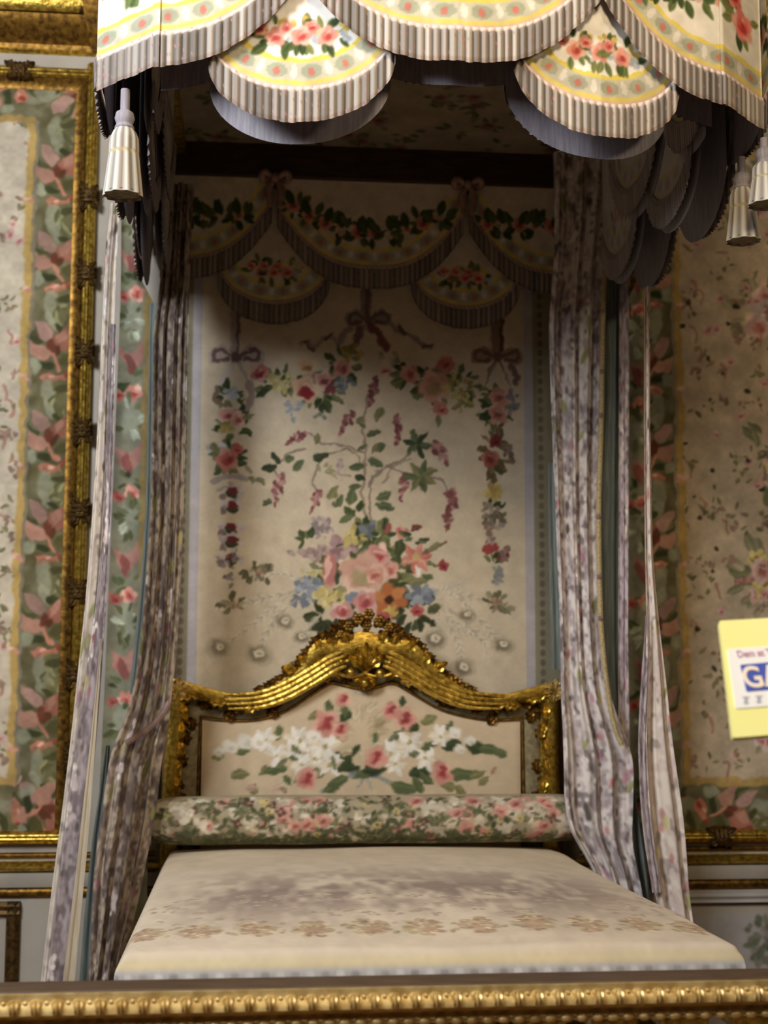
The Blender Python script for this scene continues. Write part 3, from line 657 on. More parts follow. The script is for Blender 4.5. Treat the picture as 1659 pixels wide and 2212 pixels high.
for (x, y, r) in ((158, 652, 36), (350, 682, 38), (470, 530, 28), (1178, 610, 36), (1310, 742, 34), (1500, 640, 32), (1330, 500, 28), (550, 600, 24)):
    T.ell(x, y + 4, r * 1.5, r * 1.15, 0.2, (150, 138, 112), 0.7, 0.7); T.ell(x - 3, y + 3, r * 0.95, r * 0.75, 0.3, (128, 112, 84), 0.85, 0.8); T.ell(x + 3, y - 3, r * 0.6, r * 0.5, 0, (236, 224, 194), 0.95, 0.6); T.ell(x + 5, y - 4, r * 0.26, r * 0.2, 0, (150, 128, 96), 0.7, 0.7)
for (x, y) in ((370, 305), (230, 450), (1480, 455), (340, 300), (1460, 440)): T.lv(x, y, 60, 22, 9, 44, ((128, 122, 88), (150, 140, 106), (104, 98, 66))); T.cl(x, y, 30, 16, [(150, 112, 90), (180, 150, 110)], 6, 10)
inner = cv.A.copy(); cv.warp(0.007, 0.028)
edge = (side < 0.06)[..., None]; cv.A = np.where(edge, inner, cv.A)
cv.mottle(0.035); cv.mute(0.27)
hc = empty('embroidered_hanging', (0.03, HY, 0.75), 'cream hanging embroidered with bouquet and garlands on the wall behind the gilt headboard', 'hanging')
flat_panel('embroidered_panel', -0.9, 0.99, 0.75, 3.86, HY, 0.004, cv, hc)
b = MB(); b.box(-0.9, 0.99, HY + 0.003, -0.013, 0.75, 3.86); b.build('backing', MAT['cream'], hc, False)

#@@HEADBOARD
# ------------------------------------------------------------------ the bed
bed = empty('bed', (0.03, -1.3, 0), 'gilded bed with carved serpentine headboard under the canopy', 'bed')
HB = -0.20
def pl(pts, Y=HB): return np.array([at(x, y, Y)[[0, 2]] for x, y in pts])
OUT_L = pl([(344, 1900), (350, 1740), (358, 1640), (366, 1550), (370, 1480)])
OUT_T = pl([(370, 1480), (376, 1466), (400, 1472), (440, 1484), (495, 1497), (550, 1493), (600, 1470), (640, 1440), (664, 1402), (692, 1377), (740, 1376), (785, 1362), (830, 1374), (884, 1378), (914, 1402), (945, 1440), (985, 1473), (1035, 1496), (1090, 1500), (1145, 1487), (1185, 1476), (1206, 1482)])
OUT_R = pl([(1206, 1482), (1204, 1550), (1204, 1640), (1207, 1740), (1210, 1900)])
IN_L = pl([(424, 1900), (430, 1740), (433, 1640), (435, 1590), (437, 1553)])
IN_T = pl([(437, 1553), (470, 1558), (520, 1560), (570, 1555), (620, 1538), (662, 1512), (690, 1494), (716, 1480), (745, 1486), (785, 1494), (818, 1488), (846, 1480), (872, 1492), (905, 1512), (950, 1536), (1000, 1550), (1050, 1558), (1095, 1558), (1123, 1556)])
IN_R = pl([(1123, 1556), (1124, 1590), (1125, 1640), (1127, 1740), (1130, 1900)])
def resamp(P, n):
    P = smooth_path(P, 400); d = np.r_[0, np.cumsum(np.hypot(*np.diff(P, axis=0).T))]; t = np.linspace(0, d[-1], n)
    return np.stack([np.interp(t, d, P[:, 0]), np.interp(t, d, P[:, 1])], 1)
OP = np.concatenate([resamp(OUT_L, 60), resamp(OUT_T, 240), resamp(OUT_R, 60)])
IP = np.concatenate([resamp(IN_L, 60), resamp(IN_T, 240), resamp(IN_R, 60)])
def band(name, prof, mat, y0=HB):
    """prof: (fraction from the outer to the inner outline, height towards the viewer)"""
    P = np.stack([np.concatenate([OP * (1 - v) + IP * v, np.full((len(OP), 1), 0.0)], 1) for v, h in prof], 1)
    h = np.array([q[1] for q in prof])
    return grid(name, np.stack([P[..., 0], y0 - np.tile(h, (len(OP), 1)), P[..., 1]], -1), mat, bed)
ribs = [(0.46 * q / 22, 0.02 + 0.055 * math.sin(math.pi * q / 22) + 0.006 * math.cos(q * math.pi)) for q in range(23)]
hf = band('headboard_frame', [(0, -0.06), (0, 0.0)] + ribs + [(0.5, 0.0), (0.5, -0.06)], MAT['gold'])
hf['label'] = 'carved gilt frame'
band('inset_band', [(0.47, 0.0), (0.5, 0.012), (0.7, 0.008), (0.9, 0.012), (0.93, 0.0)], MAT['olive'])
band('inner_moulding', [(0.91, 0.0), (0.92, 0.014), (0.955, 0.022), (0.985, 0.014), (1.0, 0.0), (1.01, -0.02)], MAT['gold_dark'])
rr = random.Random(4)
c = MB()
for i in range(10, 350, 7):
    if 120 < i < 240 and i % 2: continue
    p, q = OP[i], IP[i]; t = OP[min(i + 2, 359)] - OP[max(i - 2, 0)]; a = math.atan2(t[1], t[0]); inw = math.atan2(*(q - p)[::-1])
    m = p * 0.42 + q * 0.58
    c.leaf((m[0], HB - 0.006, m[1]), inw + math.pi + rr.uniform(-0.5, 0.5) if i % 3 else a + rr.uniform(-0.4, 0.4), rr.uniform(0.06, 0.085), rr.uniform(0.04, 0.055), 0.2, 0.012)
    if i % 4 == 0:
        m = p * 0.25 + q * 0.75; c.leaf((m[0], HB - 0.010, m[1]), a + math.pi * (i > 180) + rr.uniform(-0.6, 0.6), 0.06, 0.045, 0.2, 0.010)
for k in range(0, 30):        # leafy outer edge of the arch
    for sg in (-1, 1):
        i = 180 + sg * (14 + k * 2); p, q = OP[i], IP[i]; inw = math.atan2(*(q - p)[::-1])
        m = p + (q - p) * 0.14
        if k % 2 == 0: c.leaf((m[0], HB - 0.02, m[1]), inw + math.pi + sg * 0.6 + rr.uniform(-0.25, 0.25), 0.075 * (1 - k / 60), 0.06, 0.25, 0.012)
c.build('carved_foliage', MAT['gold_dark'], bed)
# two reeded scrolls sweeping up to the centre
c = MB()
for sg in (-1, 1):
    base = [(785 + sg * 300, 1496), (785 + sg * 230, 1492), (785 + sg * 175, 1474), (785 + sg * 120, 1444), (785 + sg * 75, 1416), (785 + sg * 48, 1404)]
    for k in range(4):
        pts = smooth_path([np.array(at(x - sg * k * 3, y + 4 + k * 10, HB)) - np.array((0, 0.066 + 0.010 * math.sin(math.pi * (k + 0.5) / 4), 0)) for x, y in base], 40)
        c.tube([tuple(p) for p in pts], [0.004 + 0.009 * min(1, 3 * q / 39, 3 * (39 - q) / 39 + 0.3) for q in range(40)], 8)
c.build('reeded_scroll', MAT['gold'], bed)
for (x, y, r) in ((755, 1452, 0.020), (818, 1454, 0.020), (735, 1430, 0.014), (838, 1432, 0.014), (785, 1474, 0.018)):
    c = MB(); p = at(x, y, HB); c.ball((p[0], HB - 0.075, p[2]), r, 10, 8); c.build('carved_berry', MAT['gold'], bed)
c = MB()
for k in range(5):
    a = math.radians(38 + 26 * k); p = at(787, 1446, HB); c.leaf((p[0], HB - 0.06 - 0.004 * (2 - abs(k - 2)), p[2]), a, 0.105 + 0.015 * (k == 2), 0.055, 0.3, 0.016, 2)
for sg in (-1, 1):
    sp = [at(787 + sg * (26 + (20 + 2.2 * q) * math.cos(0.55 * q)) , 1440 - (16 + 1.2 * q) * math.sin(0.55 * q) * 0.8, HB) for q in range(11)]
    c2 = MB(); c2.tube([(q[0], HB - 0.062, q[2]) for q in smooth_path(np.array(sp), 40)], 0.0075, 7); c2.build('carved_scroll', MAT['gold'], bed)
    c3 = MB()
    for k in range(5):
        p = at(787 + sg * (50 + 26 * k), 1462 + 7 * k, HB); c3.leaf((p[0], HB - 0.045, p[2]), math.radians(90 - sg * (70 + 6 * k)) + rr.uniform(-0.3, 0.3), 0.075, 0.05, 0.25, 0.014, 2)
        p = at(787 + sg * (30 + 28 * k), 1398 + 9 * k + 4 * k * (k > 2), HB); c3.leaf((p[0], HB - 0.045, p[2]), math.radians(90 - sg * (15 + 14 * k)) + rr.uniform(-0.25, 0.25), 0.08, 0.055, 0.3, 0.014, 2)
    c3.build('carved_acanthus', MAT['gold'], bed)
for k in range(7):
    a = math.radians(205 + 21.6 * k); p = at(787, 1462, HB); c.leaf((p[0], HB - 0.05, p[2]), a, 0.06, 0.035, 0.2, 0.012, 1)
for sg in (-1, 1):
    c4 = MB(); c5 = MB()
    for k in range(11):
        i = 180 + sg * (66 + k * 5); p, q = OP[i], IP[i]; t_ = OP[i + 1] - OP[i - 1]; a = math.atan2(t_[1], t_[0]) + (math.pi if sg < 0 else 0)
        m = p * 0.62 + q * 0.38
        if k in (0, 1, 4, 5, 8, 9): c4.leaf((m[0], HB - 0.05, m[1]), a + rr.uniform(-0.35, 0.35), 0.09, 0.05, 0.2, 0.012, 3)
    c4.build('scroll_leaf', MAT['gold'], bed)
    for k in range(6):
        i = 58 - k * 6 if sg < 0 else 301 + k * 6; p, q = OP[i], IP[i]; m = p * 0.6 + q * 0.4
        c5.leaf((m[0], HB - 0.05, m[1]), -math.pi / 2 + rr.uniform(-0.35, 0.35), 0.09, 0.042, 0.2, 0.012, 3)
    c5.build('upright_leaf', MAT['gold'], bed)
c.build('carved_shell', MAT['gold'], bed)
c = MB()
for (x, y, r) in ((752, 1354, 0.024), (772, 1338, 0.026), (795, 1328, 0.026), (818, 1342, 0.026), (838, 1356, 0.022), (735, 1370, 0.018), (855, 1374, 0.018), (790, 1352, 0.024)):
    p = at(x, y, HB); c.flower((p[0], HB - 0.04 - rr.uniform(0, 0.02), p[2]), r, 6)
for k in range(16):
    a = math.pi * k / 15; p = at(788 + 62 * math.cos(a), 1376 - 22 * math.sin(a), HB); c.leaf((p[0], HB - 0.03, p[2]), a + rr.uniform(-0.5, 0.5), 0.055, 0.04, 0.3, 0.01)
c.build('carved_flower_crest', MAT['gold_dark'], bed)
for P, s_ in ((OUT_L, 1), (OUT_R, -1)):
    c = MB()
    p = P[-1] if s_ > 0 else P[0]
    for k in range(6): c.leaf((p[0] + s_ * 0.03, HB - 0.05, p[1] - 0.02), k * 1.05 + 0.3, 0.055, 0.04, 0.3, 0.014)
    c.build('corner_carving', MAT['gold_pale'], bed)
# upholstered headboard panel
cv = Canvas(-0.85, 0.9, 0.6, 1.75, 0.003, (216, 194, 160))
T = Tr(cv, 320, 1340, 1.803, HB)
T.lv(840, 450, 90, 160, 40, 60, ((190, 172, 136), (200, 184, 150), (176, 156, 120)))
T.line([(840, 590), (780, 610), (720, 640), (680, 665)], 16, (150, 156, 146)); T.line([(850, 590), (910, 615), (980, 650), (1010, 640)], 16, (150, 156, 146)); T.bow(840, 600, 46, (156, 164, 160), (116, 122, 116))
for (x, y, L, a, c_) in ((500, 470, 60, -80, GRN), (340, 520, 60, -25, GRN), (300, 525, 50, 170, OLV), (710, 370, 60, -100, GRN), (740, 385, 60, -20, DGRN), (770, 380, 50, -100, GRN), (620, 385, 60, -30, OLV), (940, 470, 60, -40, DGRN), (1000, 430, 60, -20, DGRN), (1060, 400, 70, -20, OLV), (980, 340, 50, -70, DGRN), (1020, 430, 60, -150, GRN), (1150, 430, 50, -45, GRN), (1140, 495, 80, -15, DGRN), (1230, 490, 90, 8, DGRN), (1290, 495, 80, 14, GRN), (1340, 505, 60, 22, GRN), (1060, 500, 70, -20, GRN), (700, 520, 60, 20, DGRN), (790, 530, 50, -60, DGRN), (530, 520, 80, 10, GRN), (740, 560, 80, 10, DGRN), (740, 590, 80, -50, DGRN), (800, 590, 60, 20, GRN), (830, 590, 90, -10, DGRN), (920, 580, 60, -160, DGRN), (1010, 600, 90, -10, DGRN), (1030, 610, 70, 60, GRN), (1060, 590, 60, 50, GRN), (1160, 610, 90, -10, GRN), (1200, 600, 80, 0, GRN), (1130, 640, 70, 10, OLV), (430, 600, 60, -30, OLV), (450, 590, 70, -10, GRN), (480, 570, 60, 10, GRN), (420, 630, 50, 100, OLV), (320, 605, 70, -10, OLV), (560, 640, 50, -130, GRN), (570, 630, 50, -60, OLV), (650, 610, 50, -30, OLV), (940, 640, 100, 12, GRN), (680, 670, 80, -30, GRN), (700, 640, 80, -20, GRN), (880, 480, 40, -90, GRN), (1280, 640, 50, -30, OLV), (1330, 600, 40, -50, (170, 130, 100)), (380, 660, 50, -20, (200, 160, 140)), (480, 660, 50, -20, (206, 170, 150)), (510, 650, 40, 30, (150, 130, 100)), (1250, 610, 60, -20, OLV), (1200, 640, 60, 60, OLV)):
    T.leaf(x, y, L, a, c_, 0.5)
WH = (238, 234, 222)
for (x, y, r) in ((690, 490, 62), (650, 535, 46), (705, 560, 50), (600, 560, 46), (585, 465, 54), (460, 465, 46), (500, 525, 44), (940, 515, 52), (1015, 475, 54), (1080, 540, 46), (960, 560, 44), (1135, 450, 44), (560, 500, 40)):
    for k in range(6): T.leaf(x, y, r * 1.05, k * 60 + rr.uniform(-20, 20), WH if k % 3 else (226, 214, 190), 0.5)
    T.ell(x, y, r * 0.16, r * 0.16, 0, (186, 176, 110))
for (x, y, r) in ((380, 470, 32), (318, 492, 27), (275, 510, 22), (430, 470, 30), (1190, 440, 26), (1250, 470, 22), (1210, 500, 20), (640, 450, 26)): T.ell(x, y, r, r * 0.85, 0.3, WH); T.ell(x + 6, y + 8, r * 0.4, r * 0.3, 0, (206, 200, 176), 0.7)
for (x, y) in ((720, 530), (660, 570), (590, 520), (1010, 520), (930, 470), (540, 540)): T.leaf(x, y, 50, rr.uniform(0, 360), (112, 118, 84), 0.4)
for (x, y, r) in ((690, 402, 50), (748, 425, 32), (757, 308, 28), (945, 352, 34), (998, 385, 42), (885, 535, 40), (618, 615, 40), (1140, 592, 42)):
    T.rose(x, y, r, (232, 176, 156), (212, 128, 116), (160, 48, 52)); T.ell(x + r * 0.2, y - r * 0.35, r * 0.34, r * 0.26, 0, (164, 52, 56), 0.85)
cv.warp(0.006, 0.026); cv.mottle(0.03); cv.mute(0.18)
NI = 160
tp = np.array([IP[60 + int(round(i * 239 / (NI - 1)))] for i in range(NI)])
V = np.linspace(0, 1, 220)
PX = np.zeros((NI, 220, 3))
for i in range(NI):
    PX[i, :, 0] = tp[i, 0]; PX[i, :, 2] = 0.62 + (tp[i, 1] + 0.005 - 0.62) * V
PX[..., 1] = HB - 0.004 - 0.03 * np.sin(np.pi * np.linspace(0, 1, NI))[:, None].clip(0) ** 0.5 * np.sin(np.pi * np.clip(V, 0, 1))[None, :].clip(0) ** 0.5
hp = grid('upholstered_panel', PX, MAT['cloth'], bed, cv.sample(PX[..., 0], PX[..., 2])); hp['label'] = 'cream silk panel embroidered with lilies and roses'
b = MB(); b.box(-0.87, 0.88, HB + 0.02, HB + 0.07, 0.3, 1.52); b.build('headboard_back', MAT['bedwood'], bed, False)
b = MB(); b.box(-0.80, 0.76, -2.26, HB - 0.09, 0.34, 0.60, 0.01); b.build('bed_base', MAT['bedwood'], bed, False)
for x in (-0.74, 0.70):
    for y in (-2.2, -0.3):
        b = MB(); b.lathe((x, y, 0), [(0.025, 0), (0.03, 0.02), (0.05, 0.2), (0.06, 0.28), (0.045, 0.30), (0.06, 0.345)], 16); b.build('leg', MAT['gold_dark'], bed)
b = MB(); b.box(-0.80, 0.76, -2.28, HB - 0.10, 0.60, 0.80, 0.03); mt = b.build('mattress', MAT['olive'], bed)

#@@BEDDING
# ------------------------------------------------------------------ bedspread and bolster
hw = 0.875; xc = 0.03; yb, yf = HB - 0.085, -2.36; ZT = 0.865; R = 0.05; HEM = 0.69
def drop(n_edge, n_down, r):
    a = np.linspace(0, math.pi / 2, n_edge); d = np.linspace(0, ZT - HEM - r, n_down + 1)[1:]
    return np.r_[r * np.sin(a), np.full(n_down, r)], np.r_[r * (1 - np.cos(a)), r + d]
ex, ez = drop(9, 14, R)
mid = np.linspace(-(hw - R), hw - R, 300)[1:-1]
fx = np.r_[-(hw - R) - ex[::-1], mid, hw - R + ex]; fz = np.r_[ez[::-1], 0 * mid, ez]
# long direction: top from the bolster to the foot, then down
ymid = np.linspace(yb, yf + R, 380); fy = np.r_[ymid, (yf + R - ex)[1:]]; gz = np.r_[0 * ymid, ez[1:]]
qlen = np.r_[yb - ymid, (yb - (yf + R)) + np.cumsum(np.hypot(np.diff(ex), np.diff(ez)))]
X = xc + fx[:, None] * (1 - 0.10 * np.clip((fy[None, :] + 2.3) / 2.0, 0, 1) * (fx[:, None] > 0)); Yv = np.repeat(fy[None, :], len(fx), 0)
dz = np.maximum(fz[:, None], gz[None, :])
tt = np.clip((yb - fy) / (yb - yf), 0, 1)[None, :]
crown = 0.05 * np.clip(1 - (fx / hw) ** 2, 0, 1)[:, None] ** 0.7 * np.clip(tt * 5 + 0.25, 0, 1) * np.clip(1 - ((tt - 0.62) / 0.38).clip(0, 1) ** 2, 0, 1)
nz = vnoise(len(fx), len(fy), 60, 50, 21) * 0.012
Zv = ZT + crown + nz * (dz < 0.01) - dz
fl = np.clip((dz - 0.1) / 0.5, 0, 1)
Xo = X + np.where(np.abs(fx)[:, None] >= hw - 1e-6, np.sign(fx)[:, None] * 0.012 * fl * (1 + np.sin(fy[None, :] * 40)), 0)
Yo = Yv - np.where(fy[None, :] <= yf + 1e-6, 0.012 * fl * (1 + np.sin(fx[:, None] * 42)), 0)
qt = yb - yf - R
cv = Canvas(-1.75, 1.75, 0, qlen[-1], 0.004, (222, 207, 184))
u = cv.u0 + np.arange(cv.w) * 0.004; v = np.arange(cv.h) * 0.004
n1 = vnoise(cv.h, cv.w, 100, 62, 31); n2 = vnoise(cv.h, cv.w, 36, 20, 32); n3 = vnoise(cv.h, cv.w, 16, 7, 33)
cen = np.exp(-((v - 1.35) / 0.42) ** 2)[:, None] * np.clip(1.15 - (np.abs(u) / 0.8) ** 4, 0, 1)[None, :]
k = np.clip((0.5 * n1 + 0.35 * n2 + 0.3 * n3 - 0.42) * 3.2, 0, 1) * cen
cv.A = cv.A * (1 - k[..., None]) + np.array((160, 142, 130)) / 255 * k[..., None]
back = np.clip((0.9 - v) / 0.5, 0, 1)[:, None, None] * 0.35  # canopy shade painted into the cloth, darker towards the head
cv.A = cv.A * (1 - back) + np.array((206, 188, 154)) / 255 * back
for i in range(11):
    x = -0.82 + i * 0.163; q = qt - 0.19 + RNG.uniform(-0.015, 0.015)
    cv.cluster(x, q, 0.055, 0.085, [(196, 176, 146), (184, 160, 134), (204, 188, 150), (176, 150, 128)], 60, 0.014)
    cv.ell(x + 0.004, q + 0.02, 0.03, 0.045, 0.2, (190, 160, 134), 0.6); cv.cluster(x, q, 0.05, 0.08, [(220, 204, 172), (160, 134, 112)], 14, 0.008); cv.leaves(x + 0.08, q, 0.03, 0.06, 5, 0.035, ((180, 170, 138), (166, 154, 122)))
for i in range(150):
    cv.cluster(RNG.uniform(-0.82, 0.82), qt - RNG.uniform(0.3, 0.7), 0.02, 0.015, [(188, 168, 150), (196, 180, 158), (176, 158, 142)], 4, 0.009)
dr = np.where(v > qt + 0.03)[0]
fr = v[:, None]
def bandcol(a, b_, col):
    m = ((v > a) & (v < b_))[:, None, None]
    cv.A = np.where(m, np.array(col) / 255, cv.A)
bandcol(qt + 0.035, qt + 0.062, (220, 206, 170))
bandcol(qt + 0.062, qlen[-1] + 1, (206, 204, 200))
for i in range(44):
    x = -0.88 + i * 0.041
    cv.ell(x, qt + 0.085, 0.012, 0.014, 0, (236, 236, 238) if i % 2 else (170, 168, 170), 0.9); cv.ell(x + 0.02, qt + 0.12, 0.012, 0.03, 0, (176, 172, 172), 0.7)
cv.mottle(0.03)
QL = np.repeat(qlen[None, :], len(fx), 0)
per = np.r_[0, np.cumsum(np.hypot(np.diff(fx), np.diff(fz)))]; per -= per[-1] / 2
bs = grid('bedspread', np.stack([Xo, Yo, Zv], -1), MAT['cloth'], None, cv.sample(np.clip(np.repeat(per[:, None], len(fy), 1), -1.7, 1.7), QL))
tag(bs, 'cream bedspread with a faint rose border and fringed drop spread over the bed', 'bedspread')

cv = Canvas(-1.0, 1.05, 0, 0.8, 0.004, (176, 160, 126))
for i in range(420):
    x, q = RNG.uniform(-0.95, 1.0), 0.40 + RNG.uniform(-0.14, 0.12); g = 0.5 + 0.5 * math.sin(q / 0.8 * 6.28)
    t = int(RNG.integers(10))
    if t < 3 or t > 7: cv.leaves(x, q, 0.04, 0.03, 5, 0.035, ((96, 100, 62), (116, 116, 76), (74, 82, 48)))
    elif t < 5: cv.cluster(x, q, 0.035, 0.03, [(214, 200, 172), (200, 184, 156), (222, 212, 190)], 8, 0.015)
    elif t == 5: cv.daisy(x, q, 0.026, (104, 64, 62), (190, 160, 90), 4)
    elif t == 6: cv.rose(x, q, 0.034, (226, 170, 150), (204, 124, 110), (160, 66, 62))
    else: cv.daisy(x, q, 0.02, (214, 190, 110), (96, 60, 60), 5)
for i in range(160): cv.leaves(RNG.uniform(-0.95, 1.0), 0.40 - RNG.uniform(0.09, 0.17), 0.04, 0.02, 5, 0.035, ((96, 104, 68), (84, 92, 58), (112, 112, 74)))
cv.warp(0.007, 0.03); cv.mottle(0.06); cv.mute(0.3)
br, by, bz = 0.105, -0.40, 1.012
bt = empty('bolster', (0.03, by, bz - br), 'round floral bolster lying against the headboard at the head of the bed', 'bolster')
xs = np.linspace(-0.90, 0.95, 360); an = np.linspace(-math.pi, math.pi, 90)
rad = br * np.clip(1 - np.abs((xs - 0.025) / 0.928) ** 16 * 0.25, 0.5, 1)
nb = 1 + 0.05 * (vnoise(360, 90, 40, 30, 8) - 0.5)
BX = np.repeat(xs[:, None], 90, 1); BY = by - rad[:, None] * nb * np.cos(an)[None, :]; BZ = bz + rad[:, None] * nb * np.sin(an)[None, :] * 0.95
grid('bolster_body', np.stack([BX, BY, BZ], -1), MAT['cloth'], bt, cv.sample(BX, np.repeat(((an / (2 * math.pi) + 0.5) * 0.78)[None, :], 360, 0)))
for xe, s_ in ((-0.90, -1), (0.95, 1)):
    b = MB(); rings = [[(xe + s_ * dx, by - r_ * math.cos(a), bz + 0.95 * r_ * math.sin(a)) for a in np.linspace(0, 2 * math.pi, 40, endpoint=False)] for dx, r_ in ((-0.01, 0.09), (0.0, 0.095), (0.012, 0.07), (0.018, 0.03), (0.01, 0.008))]
    b.loft(rings); b.build('bolster_end', MAT['bow'], bt)
    b = MB(); b.tube([(xe, by - 0.096 * math.cos(a), bz + 0.092 * math.sin(a)) for a in np.linspace(0, 2 * math.pi, 33)], 0.009, 7, cap=False); b.build('piping', MAT['lining'], bt)

#@@CANOPY
# ------------------------------------------------------------------ the canopy
can = empty('bed_canopy', (0.08, -0.05, 3.3), 'fringed floral bed canopy with scalloped valances fixed to the wall above the bed', 'canopy')
CX = 0.08; HX = 0.4475
def fy_front(x):
    t = np.interp(x, [-0.99, -0.79, -0.365, 0.083, 0.53, 0.955, 1.14], [-2.10, -2.30, -2.38, -2.43, -2.36, -2.20, -2.02])
    return t
FR = 0.105
def piece(name, pos, nrm, a0, a1, zb, ztop, off, paint, parent, dens=0.004, seed=0, fullback=False, fr_cols=((190, 183, 174), (146, 139, 132), (172, 163, 155)), tone=None, field=(236, 230, 214), fringe_back=None):
    """one fringed piece of valance: zb(a) fringe bottom; pos(a) plan position; nrm outward"""
    nu = max(12, int((a1 - a0) / dens)); A = np.linspace(a0, a1, nu); B = zb(A) + FR
    zmin = B.min(); res = 0.004
    cv = Canvas(a0 - 0.01, a1 + 0.01, zmin - 0.02, ztop + 0.01, res, field)
    U = cv.u0 + np.arange(cv.w) * res; Vv = cv.v0 + np.arange(cv.h) * res
    aa = np.linspace(a0 - 0.03, a1 + 0.03, 140); ext = zb(np.clip(aa, a0, a1)) + FR
    UU, VV = np.meshgrid(U, Vv); D = np.full(UU.shape, 9.0); S = np.zeros(UU.shape)
    arc = np.r_[0, np.cumsum(np.hypot(np.diff(aa), np.diff(ext)))]
    for k in range(len(aa)):
        d = np.hypot(UU - aa[k], VV - ext[k]); m = d < D; D = np.where(m, d, D); S = np.where(m, arc[k], S)
    C = lambda c: np.array(c) / 255.0
    A3 = cv.A.copy()
    wob = 0.006 * np.sin(S * 60)
    A3[D < 0.092 + 0.5 * wob] = C((232, 212, 100))
    A3[D < 0.079] = C((202, 198, 176))
    per = 0.118
    ph = (S % per) / per
    dd = (D - 0.051)
    A3[(D < 0.079) & (np.hypot((ph - 0.5) * per / 0.036, dd / 0.022) < 1)] = C((168, 172, 148))
    A3[(D < 0.079) & (np.hypot((ph - 0.5) * per / 0.012, (dd + 0.002) / 0.013) < 1)] = C((198, 126, 110))
    A3[(D < 0.079) & (np.hypot((np.minimum(ph, 1 - ph)) * per / 0.012, (dd - 0.002) / 0.022) < 1)] = C((232, 226, 210))
    A3[D < 0.024 + 0.3 * wob] = C((226, 206, 112)); A3[D < 0.011] = C((216, 192, 176))
    cv.A = A3
    paint(cv)
    cv.A = np.where((D < 0.090)[..., None], A3, cv.A)
    cv.mottle(0.05, 10, seed)
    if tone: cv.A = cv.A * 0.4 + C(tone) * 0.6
    nv = max(10, int((ztop - zmin) / dens)); t = np.linspace(0, 1, nv)
    AA = np.repeat(A[:, None], nv, 1); ZZ = B[:, None] + (ztop - B)[:, None] * t[None, :]
    px, py = pos(AA); nx, ny = nrm
    cl = grid(name, np.stack([px + nx * off, py + ny * off, ZZ], -1), MAT['cloth'], parent, cv.sample(AA, ZZ))
    # fringe: hanging tufts
    nf = int((a1 - a0) / 0.0035); F = np.linspace(a0, a1, nf); k = np.arange(nf)
    tuft = ((F - a0) / 0.0235)
    tr = np.random.default_rng(seed + 5); lens = tr.uniform(-0.005, 0.005, int(tuft.max()) + 3); hue = tr.integers(0, 3, int(tuft.max()) + 3)
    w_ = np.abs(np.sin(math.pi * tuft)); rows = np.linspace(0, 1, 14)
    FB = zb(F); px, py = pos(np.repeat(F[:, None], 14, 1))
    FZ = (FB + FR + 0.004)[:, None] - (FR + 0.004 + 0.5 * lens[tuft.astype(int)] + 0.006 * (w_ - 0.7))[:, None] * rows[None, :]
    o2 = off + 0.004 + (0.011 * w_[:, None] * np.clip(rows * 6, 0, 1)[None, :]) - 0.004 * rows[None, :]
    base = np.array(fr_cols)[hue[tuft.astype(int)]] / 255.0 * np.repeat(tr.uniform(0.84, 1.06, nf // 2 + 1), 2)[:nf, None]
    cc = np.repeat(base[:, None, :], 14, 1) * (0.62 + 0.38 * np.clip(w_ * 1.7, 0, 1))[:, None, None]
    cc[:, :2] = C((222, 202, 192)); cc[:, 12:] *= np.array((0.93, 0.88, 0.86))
    pk = (tr.random((nf, 14)) < 0.03); cc[pk] = C((178, 140, 132))
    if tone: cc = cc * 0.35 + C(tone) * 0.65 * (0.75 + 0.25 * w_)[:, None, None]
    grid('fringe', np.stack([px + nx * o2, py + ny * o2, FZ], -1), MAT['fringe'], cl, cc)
    # grey silk lining behind
    nl = max(10, nu // 3); L = np.linspace(a0, a1, nl); t = np.linspace(0, 1, 14)
    lb = zb(L) + (-0.014 if fullback else 0.03); LA = np.repeat(L[:, None], 14, 1); LZ = lb[:, None] + (ztop - lb)[:, None] * t[None, :]
    px, py = pos(LA); of = off - (0.022 if fullback else 0.012)
    grid('lining', np.stack([px + nx * of, py + ny * of, LZ], -1), MAT['lining'], cl)
    return cl

def swag_bottom(c, hwid, z0, rise):
    return lambda a: z0 + rise * np.clip(np.abs((a - c) / hwid), 0, 1) ** 2.6
def fan_bottom(c, hwid, z0, rise):
    return lambda a: z0 + rise * (1 - np.sqrt(np.clip(1 - 0.985 * ((a - c) / hwid) ** 2, 0, 1)))
def rose_paint(c, z, n=3, spread=0.16, seed=1):
    def f(cv):
        for i in range(n):
            x = c + (i - (n - 1) / 2) * spread / max(1, n - 1) * 2 if n > 1 else c
            cv.leaves(x, z, 0.06, 0.05, 9, 0.045); cv.cluster(x + 0.03, z + 0.02, 0.04, 0.03, [(226, 204, 120), (206, 180, 96)], 7, 0.01)
            cv.rose(x, z - 0.005, 0.03, (240, 196, 178), (218, 128, 112), (184, 60, 58)); cv.rose(x - 0.045, z + 0.022, 0.021, (236, 186, 168), (210, 116, 102), (176, 60, 58))
            cv.cluster(x + 0.05, z - 0.015, 0.018, 0.02, [(190, 198, 206), (170, 176, 186)], 6, 0.008)
    return f
